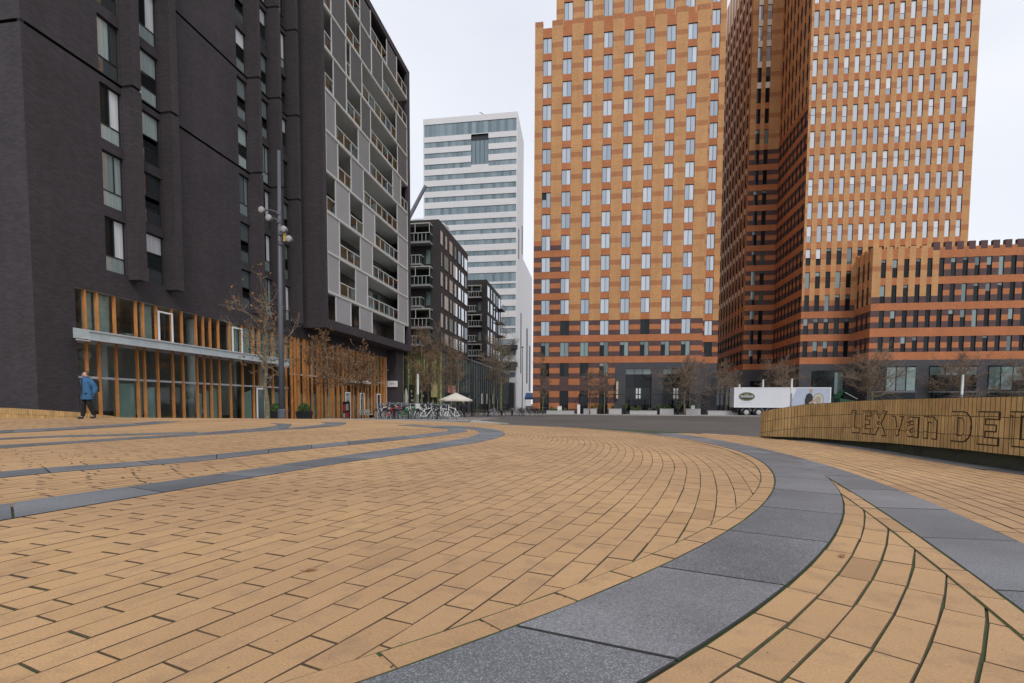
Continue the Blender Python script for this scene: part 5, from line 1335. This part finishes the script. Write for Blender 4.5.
# ---------------------------------------------------------- hotel terrace
def trough(label, x0, x1, top, plants, seed, cat='planter'):
    T = thing('planter', label, cat, ((x0 + x1) / 2, 76, -.8)); b = MB(); y0, y1 = 75.9, 76.7
    b.box(x0, y0, -.82, x1, y1, top - .06); b.box(x0 - .03, y0 - .03, top - .06, x1 + .03, y1 + .03, top); b.build('trough', M['planter'], T)
    if plants:
        b = MB(); r_ = random.Random(seed)
        for q in range(int(plants)):
            cx = r_.uniform(x0 + .15, x1 - .15); hh = r_.uniform(.2, .6); rr = r_.uniform(.15, .35)
            for k in range(70):
                p = Vector((cx + r_.gauss(0, rr * .5), 76.3 + r_.gauss(0, .15), top + abs(r_.gauss(hh * .5, hh * .35)))); a = Vector((r_.gauss(0, 1), r_.gauss(0, 1), r_.gauss(.4, 1))).normalized() * .1; c = a.orthogonal().normalized() * .05
                b.poly([p - a, p + c, p + a, p - c])
        b.build('foliage', M['green_leaf'], T)
    return T
M['planter'] = plain('pale_planter', (.46, .45, .44), .7, .1, 1)
trough('long low pale planter at the left end of the hotel terrace', -6.7, -2.6, -.33, 5, 1)
trough('square pale planter in front of the third hotel doorway', -1.25, .65, 0, 2, 2)
trough('square pale planter left of the slate entrance', 2.4, 4.2, 0, 2, 3)
trough('long low pale planter under the left entrance window', 5.4, 9.2, -.25, 6, 4)
trough('square pale planter between the two entrance windows', 9.6, 11.5, .04, 3, 5)
trough('square pale planter under the right entrance window', 13.2, 15.2, .06, 3, 6)
trough('long low pale planter behind the trailer tail', 16.2, 19.8, -.2, 0, 7)
for x, h, lb in ((1.1, .15, 'tall dark pot with shrub right of the third doorway planter'), (4.75, .1, 'tall dark pot with shrub at the entrance left jamb'), (12.1, .1, 'tall dark pot with shrub behind the broad bare tree'), (9.35, .0, 'dark pot with shrub beside the middle square planter')):
    T = thing('potted_shrub', lb, 'planter', (x, 76.4, -.8)); b = MB(); b.lathe((x, 76.4, -.8), [(.2, 0), (.27, .8 + h - .1), (.24, .8 + h)], 12); b.build('pot', M['dark_metal'], T)
    b = MB(); r_ = random.Random(int(x * 37))
    for k in range(200):
        p = Vector((x + r_.gauss(0, .18), 76.4 + r_.gauss(0, .18), h + abs(r_.gauss(.25, .2)))); a = Vector((r_.gauss(0, 1), r_.gauss(0, 1), r_.gauss(.5, 1))).normalized() * .1; c = a.orthogonal().normalized() * .05; b.poly([p - a, p + c, p + a, p - c])
    b.build('foliage', M['green_leaf'], T)
T = thing('bollard', 'tall white bollard at the end of the long low planter', 'bollard', (-1.95, 75.6, -.8)); b = MB(); b.box(-2.15, 75.5, -.82, -1.75, 75.8, .55); b.build('body', M['white'], T); b = MB(); b.box(-2.17, 75.48, .55, -1.73, 75.82, .62); b.build('cap', M['light_metal'], T)
T = thing('menu_box', 'small pale box standing on the long low planter', 'box', (-4.8, 76.3, -.33)); b = MB(); b.box(-5.1, 76.0, -.33, -4.45, 76.5, .35); b.build('body', M['planter'], T); b = MB(); b.box(-5.05, 75.985, -.2, -4.5, 75.998, .28); b.build('face', M['white'], T)
T = thing('menu_box', 'small white box standing on the planter under the right entrance window', 'box', (14.2, 76.3, .06)); b = MB(); b.box(13.9, 76.05, .06, 14.4, 76.5, .5); b.build('body', M['white'], T); b = MB(); b.box(13.95, 76.035, .12, 14.35, 76.048, .44); b.build('face', M['planter'], T)
T = thing('pergola', 'thin black steel pergola along the hotel terrace', 'pergola', (8, 78, -.8))
for k in range(9):
    x = -2.0 + k * 2.55; b = MB(); b.box(x, 77.0, -.82, x + .1, 77.1, 2.02); b.build('post', M['dark_metal'], T)
    b = MB(); b.box(x, 77.1, 2.03, x + .1, 79.9, 2.12); b.build('cross_beam', M['dark_metal'], T)
b = MB(); b.box(-2.05, 76.98, 2.02, 18.6, 77.12, 2.16); b.build('beam', M['dark_metal'], T)
rt_ = random.Random(6)
GT = 'terrace chairs behind the hotel planters'
c0 = None
for k in range(14):
    x = -1 + k * 1.4 + rt_.uniform(-.2, .2)
    if c0 is None:
        c0 = o = thing('terrace_chair', 'dark terrace chair behind the pale hotel planters', 'chair', (x, 77.8, -.8), GT)
        b = MB(); b.box(x - .22, 77.58, -.36, x + .22, 78.02, -.32); b.build('seat', M['dark_metal'], o); b = MB(); b.box(x - .22, 78.0, -.3, x + .22, 78.05, .05); b.build('backrest', M['dark_metal'], o)
        for sx in (-.2, .18):
            for sy in (77.6, 77.98): b = MB(); b.box(x + sx, sy, -.8, x + sx + .03, sy + .03, -.361); b.build('leg', M['dark_metal'], o)
    else: o = copy_tree(c0)
    o.location = (x, 77.8 + rt_.uniform(-.3, .6), -.8); o.rotation_euler.z = rt_.uniform(-3, 3)

# ---------------------------------------------------------- trailer
T = thing('lorry_trailer', 'white box trailer with oval emblem parked in front of the towers', 'trailer', (25.5, 77, -.9))
tx0, tx1, ty0, ty1, tz0, tz1 = 19.35, 31.65, 74.75, 77.2, .3, 3.02
b = MB(); b.box(tx0, ty0, tz0, tx1, ty1, tz1); b.build('body', plain('trailer_white', (.68, .69, .72), .35, .05, .4), T)
b = MB()
for x0, x1, z0, z1 in ((tx0 - .01, tx1 + .01, tz1 - .09, tz1 + .02), (tx0 - .01, tx1 + .01, tz0 - .02, tz0 + .06)): b.box(x0, ty0 - .03, z0, x1, ty0 - .003, z1)
b.box(tx1 - .14, ty0 - .032, tz0, tx1 + .02, ty0 - .004, tz1); b.box(tx0 - .02, ty0 - .032, tz0, tx0 + .1, ty0 - .004, tz1); b.build('edge_trim', M['white'], T)
b = MB(); b.box(tx0 + .3, ty0 + .5, -.05, tx1 - .2, ty1 - .5, .28); b.box(tx0 + .1, ty0 + .3, -.45, tx0 + .2, ty1 - .3, -.1)
for x in (tx0 + .5, tx0 + 2.75, tx0 + 4.4): b.box(x, ty0 + .3, -.3, x + .12, ty1 - .3, 0)
b.build('chassis', M['dark_metal'], T)
for x in (21.05, 22.65, 24.25):
    for y in (ty0 + .12, ty1 - .42):
        b = MB(); b.lathe((x, y, -.37), [(.3, 0), (.5, 0), (.53, .05), (.53, .28), (.5, .33)], 22, axis='y'); W_ = b.build('wheel', M['dark_metal'], T, False)
        b = MB(); b.lathe((x, y - .004, -.37), [(.31, .0), (.29, .06), (.15, .07), (.14, -.03), (.05, -.05)], 18, axis='y'); b.build('rim', M['light_metal'], W_)
    b = MB(); P = [(x + .66 * math.cos(R(a)), ty0 + .25, -.37 + .66 * math.sin(R(a))) for a in range(10, 171, 16)]; b.tube(P, .05, 5); b.build('mudguard', M['light_metal'], T)
for x in (28.6,): b = MB(); b.box(x, ty0 + .3, -.88, x + .12, ty0 + .42, .3); b.box(x - .1, ty0 + .2, -.9, x + .22, ty0 + .52, -.86); b.build('landing_leg', M['grey_metal'], T)
b = MB(); b.box(25.2, ty0 + .05, -.45, 28.2, ty0 + .1, .15); b.build('side_guard', M['light_metal'], T)
def disc(b, cx, cz, rx, rz, y, mi=0, n=28, a0=0, a1=360): b.poly([(cx + rx * math.cos(R(a0 + (a1 - a0) * k / n)), y, cz + rz * math.sin(R(a0 + (a1 - a0) * k / n))) for k in range(n)][::-1] if False else [(cx + rx * math.cos(R(a0 + (a1 - a0) * k / n)), y, cz + rz * math.sin(R(a0 + (a1 - a0) * k / n))) for k in range(n)], mi)
b = MB(); y = ty0 - .004
ex, ez = 20.98, 1.78
disc(b, ex, ez, 1.06, .6, y, 0); disc(b, ex, ez, .98, .53, y - .003, 1); disc(b, ex, ez, .92, .47, y - .006, 2)
b.box(ex - .8, y - .01, ez - .13, ex + .8, y - .008, ez + .17, 3)
for q in range(7): b.box(ex - .72 + q * .21, y - .014, ez - .1, ex - .72 + q * .21 + .05, y - .011, ez + .13, 2); b.box(ex - .67 + q * .21, y - .014, ez + (.02 if q % 2 else -.1), ex - .72 + q * .21 + .15, y - .011, ez + (.09 if q % 2 else -.04), 2)
b.box(ex - .3, y - .01, ez + .22, ex + .3, y - .008, ez + .33, 1)
for q in range(9): b.box(ex - .7 + q * .16, y - .002, ez - .82, ex - .7 + q * .16 + .1, y - .001, ez - .75, 4)
EMB = b.build('emblem', [plain('emblem_rim', (.05, .06, .04)), plain('emblem_gold', (.35, .3, .14)), plain('emblem_green', (.03, .045, .025)), plain('emblem_letters', (.5, .5, .48)), plain('pale_lettering', (.42, .45, .55))], T)
b = MB(); px, pz = 28.7, .95       # printed picture: man in black holding a round cheese
b.poly([(26.4, y, .37), (31.5, y, .37), (31.5, y, 2.92), (27.4, y, 2.92)], 0)
b.poly([(28.45, y - .003, .37), (29.35, y - .003, .37), (29.55, y - .003, 1.4), (29.3, y - .003, 2.1), (28.95, y - .003, 2.3), (28.6, y - .003, 2.05), (28.4, y - .003, 1.3)], 1)
disc(b, 29.15, 2.55, .2, .3, y - .005, 2); disc(b, 30.1, 1.35, .72, .95, y - .006, 3); disc(b, 30.1, 1.35, .6, .8, y - .009, 4); disc(b, 30.1, 1.35, .36, .5, y - .012, 3)
b.poly([(28.9, y - .014, 1.0), (29.05, y - .014, .75), (29.9, y - .014, 1.25), (29.75, y - .014, 1.45)], 2)
b.build('side_print', [plain('print_sky', (.42, .47, .58)), plain('print_black', (.02, .02, .024)), plain('print_skin', (.42, .27, .2)), plain('print_rind', (.33, .3, .24)), plain('print_cheese', (.5, .46, .4))], T)
T = thing('waste_skip', 'dark green skip with tilted lid right of the trailer', 'skip', (34.6, 77, -.8))
b = MB(); lo = [(33.7, 76.4, -.8), (35.4, 76.4, -.8), (35.4, 77.8, -.8), (33.7, 77.8, -.8)]; hi = [(33.4, 76.2, 1.6), (35.7, 76.2, 1.2), (35.7, 78, 1.2), (33.4, 78, 1.6)]
for i in range(4): j = (i + 1) % 4; b.poly([lo[i], lo[j], hi[j], hi[i]])
b.build('body', plain('skip_green', (.015, .09, .05), .5), T)
b = MB(); b.poly([(33.4, 76.2, 1.62), (33.4, 78, 1.62), (34.0, 78, 2.75), (34.0, 76.2, 2.75)]); b.poly([(34.0, 76.2, 2.75), (34.0, 78, 2.75), (34.9, 78, 1.9), (34.9, 76.2, 1.9)]); b.build('lid', plain('skip_lid', (.02, .13, .07), .5), T)
b = MB(); b.tube([(34.0, 76.15, 2.4), (35.6, 76.15, 1.5)], .05, 5); b.build('bar', M['light_metal'], T)

# ---------------------------------------------------------- leaves blown on the paving
for x, y, rz, lb in ((-1.02, 1.72, .6, 'small ochre leaf lying alone in the middle of the paver field'), (-2.05, 3.3, 2.2, 'small brown leaf lying near the lower granite leaf'), (1.02, 2.25, 1.1, 'brown twig bit lying beside the right edge of the granite curve')):
    b = MB(); n = 8
    P = [(.02 * math.cos(2 * math.pi * k / n) * (1.5 if k == 0 else 1), .011 * math.sin(2 * math.pi * k / n), .004 + .004 * abs(math.sin(2 * math.pi * k / n))) for k in range(n)]
    for k in range(n): b.poly([(0, 0, .003), P[k], P[(k + 1) % n]])
    b.tube([(-.02, 0, .003), (-.034, .003, .005)], .0012, 4)
    o = b.build('fallen_leaf', M['dry_leaf'], None); o.location = (x, y, .002); o.rotation_euler.z = rz; tag(o, lb, 'leaf')

# ---------------------------------------------------------- people
def skin_obj(name, J, E_, parent, m_, root=0, sub=2):
    me = bpy.data.meshes.new(name); names = list(J); ix = {n: i for i, n in enumerate(names)}
    me.from_pydata([J[n][:3] for n in names], [(ix[a], ix[c]) for a, c in E_], [])
    o = bpy.data.objects.new(name, me); COL.objects.link(o); o.parent = parent
    md = o.modifiers.new('skin', 'SKIN'); md.use_smooth_shade = True
    sv = me.skin_vertices[0].data
    for n, i in ix.items():
        r_ = J[n][3]; sv[i].radius = r_ if isinstance(r_, tuple) else (r_, r_); sv[i].use_root = (i == root)
    s_ = o.modifiers.new('sub', 'SUBSURF'); s_.levels = sub; s_.render_levels = sub
    me.materials.append(m_); return o
def chain(*n): return list(zip(n[:-1], n[1:]))
def person(label, loc, rz, scale, colours, pose):
    """figure facing local -Y; pose gives feet, knees, hands"""
    T = thing('person', label, 'person', loc); T.rotation_euler.z = rz; T.scale = (scale,) * 3
    skin, hair, coat, legs, shoe, hand = colours
    J = {'pel': (0, 0, .95, (.14, .11)), 'sp': (0, -.01, 1.15, (.13, .1)), 'ch': (0, -.02, 1.32, (.15, .11)), 'nk': (0, -.03, 1.47, .055), 'hb': (0, -.05, 1.54, .07), 'hd': (0, -.065, 1.63, (.075, .088)), 'ht': (0, -.055, 1.71, .06)}
    E_ = chain('pel', 'sp', 'ch', 'nk', 'hb', 'hd', 'ht')
    for s_, k in ((-1, 'L'), (1, 'R')):
        p = pose[k]
        J['sh' + k] = (s_ * .17, -.02, 1.4, .06); J['el' + k] = (s_ * .23, p['elb'], 1.13, .045); J['wr' + k] = (s_ * .22, p['wr'][0], p['wr'][1], .03); J['pa' + k] = (s_ * .215, p['wr'][0] - .015, p['wr'][1] - .08, (.026, .038))
        E_ += chain('ch', 'sh' + k, 'el' + k, 'wr' + k, 'pa' + k)
        for f in range(4):
            a = (f - 1.5) * .018; J['f%d' % f + k] = (s_ * .21, p['wr'][0] - .02 + a, p['wr'][1] - .125 - (.01 if f in (1, 2) else 0), .009); J['g%d' % f + k] = (s_ * .195, p['wr'][0] - .03 + a, p['wr'][1] - .165 - (.012 if f in (1, 2) else 0), .008); E_ += chain('pa' + k, 'f%d' % f + k, 'g%d' % f + k)
        J['th' + k] = (s_ * .19, p['wr'][0] - .06, p['wr'][1] - .1, .01); E_ += [('pa' + k, 'th' + k)]
        J['hp' + k] = (s_ * .09, 0, .9, .09); J['kn' + k] = (s_ * .095, p['kn'], .5, .06); J['an' + k] = (s_ * .095, p['an'][0], p['an'][1], .04); J['to' + k] = (s_ * .105, p['an'][0] - .16, max(.03, p['an'][1] - .06), .035)
        E_ += chain('pel', 'hp' + k, 'kn' + k, 'an' + k, 'to' + k)
    B_ = skin_obj('body', J, E_, T, skin)
    for s_ in (-1, 1):
        b = MB(); b.lathe((s_ * .032, -.15, 1.645), [(.001, -.011), (.011, -.004), (.011, .004), (.001, .011)], 8); o = b.build('eye', M['dark_metal'], None); o.parent = T
    b = MB(); b.lathe((0, -.15, 1.585), [(.001, -.01), (.018, 0), (.012, .03), (.004, .05)], 8); o = b.build('nose', skin, None, True); o.parent = T
    b = MB(); b.box(-.025, -.152, 1.56, .025, -.138, 1.568); o = b.build('mouth', plain('lip', (.25, .09, .08)), None); o.parent = T
    H_ = {'a': (0, -.045, 1.725, (.09, .105)), 'b': (0, .03, 1.66, (.098, .075)), 'c': (0, .035, 1.58, (.075, .05))}
    skin_obj('hair', H_, chain('a', 'b', 'c'), T, hair)
    b = MB(); rings = [(.71, .225, .185, .0), (.74, .24, .19, .0), (.95, .225, .175, 0), (1.12, .2, .16, -.005), (1.3, .215, .16, -.01), (1.4, .19, .145, -.015), (1.46, .12, .11, -.02), (1.5, .095, .095, -.03), (1.55, .1, .1, -.035)]
    n = 18; k0_ = len(b.v)
    for z_, a_, c_, y_ in rings:
        for q in range(n):
            t_ = 2 * math.pi * q / n; w_ = 1 + .03 * math.sin(3 * t_ + z_ * 9); b.v.append((a_ * math.cos(t_) * w_, y_ + c_ * math.sin(t_) * w_, z_))
    for i_ in range(len(rings) - 1):
        for q in range(n):
            o_ = k0_ + i_ * n; b.f.append((o_ + q, o_ + (q + 1) % n, o_ + n + (q + 1) % n, o_ + n + q)); b.m.append(0); b.uv.append(None); b.a.append(0)
    for s_, k in ((-1, 'L'), (1, 'R')):
        p = pose[k]; wx = s_ * .25
        b.tube([(s_ * .14, -.02, 1.41), (s_ * .2, -.02, 1.38), (s_ * .25, p['elb'] * .5, 1.25), (s_ * .275, p['elb'], 1.13), (s_ * .265, (p['elb'] + p['wr'][0]) / 2, (1.13 + p['wr'][1]) / 2), (wx, p['wr'][0], p['wr'][1] + .0)], [.07, .098, .09, .085, .078, .068], 12)
    CT = b.build('coat', coat, None, True); CT.parent = T
    b = MB(); b.box(-.006, -.198, .74, .006, -.165, 1.45); o = b.build('zip', M['dark_metal'], None); o.parent = CT
    for s_ in (-1, 1): b = MB(); b.box(s_ * .12 - .06, -.176, .93, s_ * .12 + .06, -.15, .95); o = b.build('pocket', M['dark_metal'], None); o.parent = CT
    Tt = {'pel': (0, 0, .92, (.15, .12))}; Et = []
    for s_, k in ((-1, 'L'), (1, 'R')):
        Tt['hp' + k] = (s_ * .09, 0, .86, .105); Tt['kn' + k] = (s_ * .095, pose[k]['kn'], .5, .08); Tt['an' + k] = (s_ * .095, pose[k]['an'][0], pose[k]['an'][1] - .02, .066); Et += chain('pel', 'hp' + k, 'kn' + k, 'an' + k)
        sh = {'a': (s_ * .095, pose[k]['an'][0] + .03, max(.05, pose[k]['an'][1] - .03), .055), 'b': (s_ * .1, pose[k]['an'][0] - .08, max(.045, pose[k]['an'][1] - .05), .05), 'c': (s_ * .105, pose[k]['an'][0] - .17, max(.035, pose[k]['an'][1] - .06), .038)}
        skin_obj('shoe', sh, chain('a', 'b', 'c'), T, shoe)
        gl = {'a': (s_ * .222, pose[k]['wr'][0], pose[k]['wr'][1] - .01, .045), 'b': (s_ * .216, pose[k]['wr'][0] - .015, pose[k]['wr'][1] - .085, (.042, .056))}; eg = [('a', 'b')]
        for f in range(4):
            a = (f - 1.5) * .02; gl['f%d' % f] = (s_ * .205, pose[k]['wr'][0] - .02 + a, pose[k]['wr'][1] - .13, .016); gl['g%d' % f] = (s_ * .19, pose[k]['wr'][0] - .03 + a, pose[k]['wr'][1] - .18, .015); eg += chain('b', 'f%d' % f, 'g%d' % f)
        gl['t'] = (s_ * .185, pose[k]['wr'][0] - .065, pose[k]['wr'][1] - .11, .013); eg += [('b', 't')]
        skin_obj('glove', gl, eg, T, hand)
    skin_obj('trousers', Tt, Et, T, legs)
    return T
walk = {'L': dict(elb=.06, wr=(.02, .88), kn=-.1, an=(-.14, .08)), 'R': dict(elb=.1, wr=(.05, .87), kn=-.02, an=(.16, .11))}
stand = {'L': dict(elb=.02, wr=(-.05, .87), kn=-.02, an=(0, .08)), 'R': dict(elb=.02, wr=(-.06, .87), kn=-.02, an=(.02, .08))}
skin_m = plain('skin', (.52, .29, .22), .6, .06)
P1 = person('person in bright blue coat walking past the shop corner', (-18.35, 16.25, .0), R(-12), 1.0, (skin_m, plain('grey_hair', (.06, .05, .045)), plain('blue_coat', (.028, .11, .24), .8, .25, 8, .004), plain('black_trousers', (.008, .008, .01), .9), M['dark_metal'], plain('black_glove', (.01, .01, .012), .8)), walk)
b = MB(); b.obox((-.17, .14), (1, 0), (0, 1), .34, .16, 1.0, 1.4); BG = b.build('shoulder_bag', plain('black_bag', (.012, .012, .014), .8), None); BG.parent = P1
P2 = person('person in dark clothes standing among the bicycles near the parasol', (-11.5, 45, -.9), R(165), 1.0, (skin_m, plain('fair_hair', (.3, .19, .1)), plain('navy_coat', (.012, .015, .024), .85), plain('dark_trousers', (.014, .015, .02), .9), M['dark_metal'], skin_m), stand)
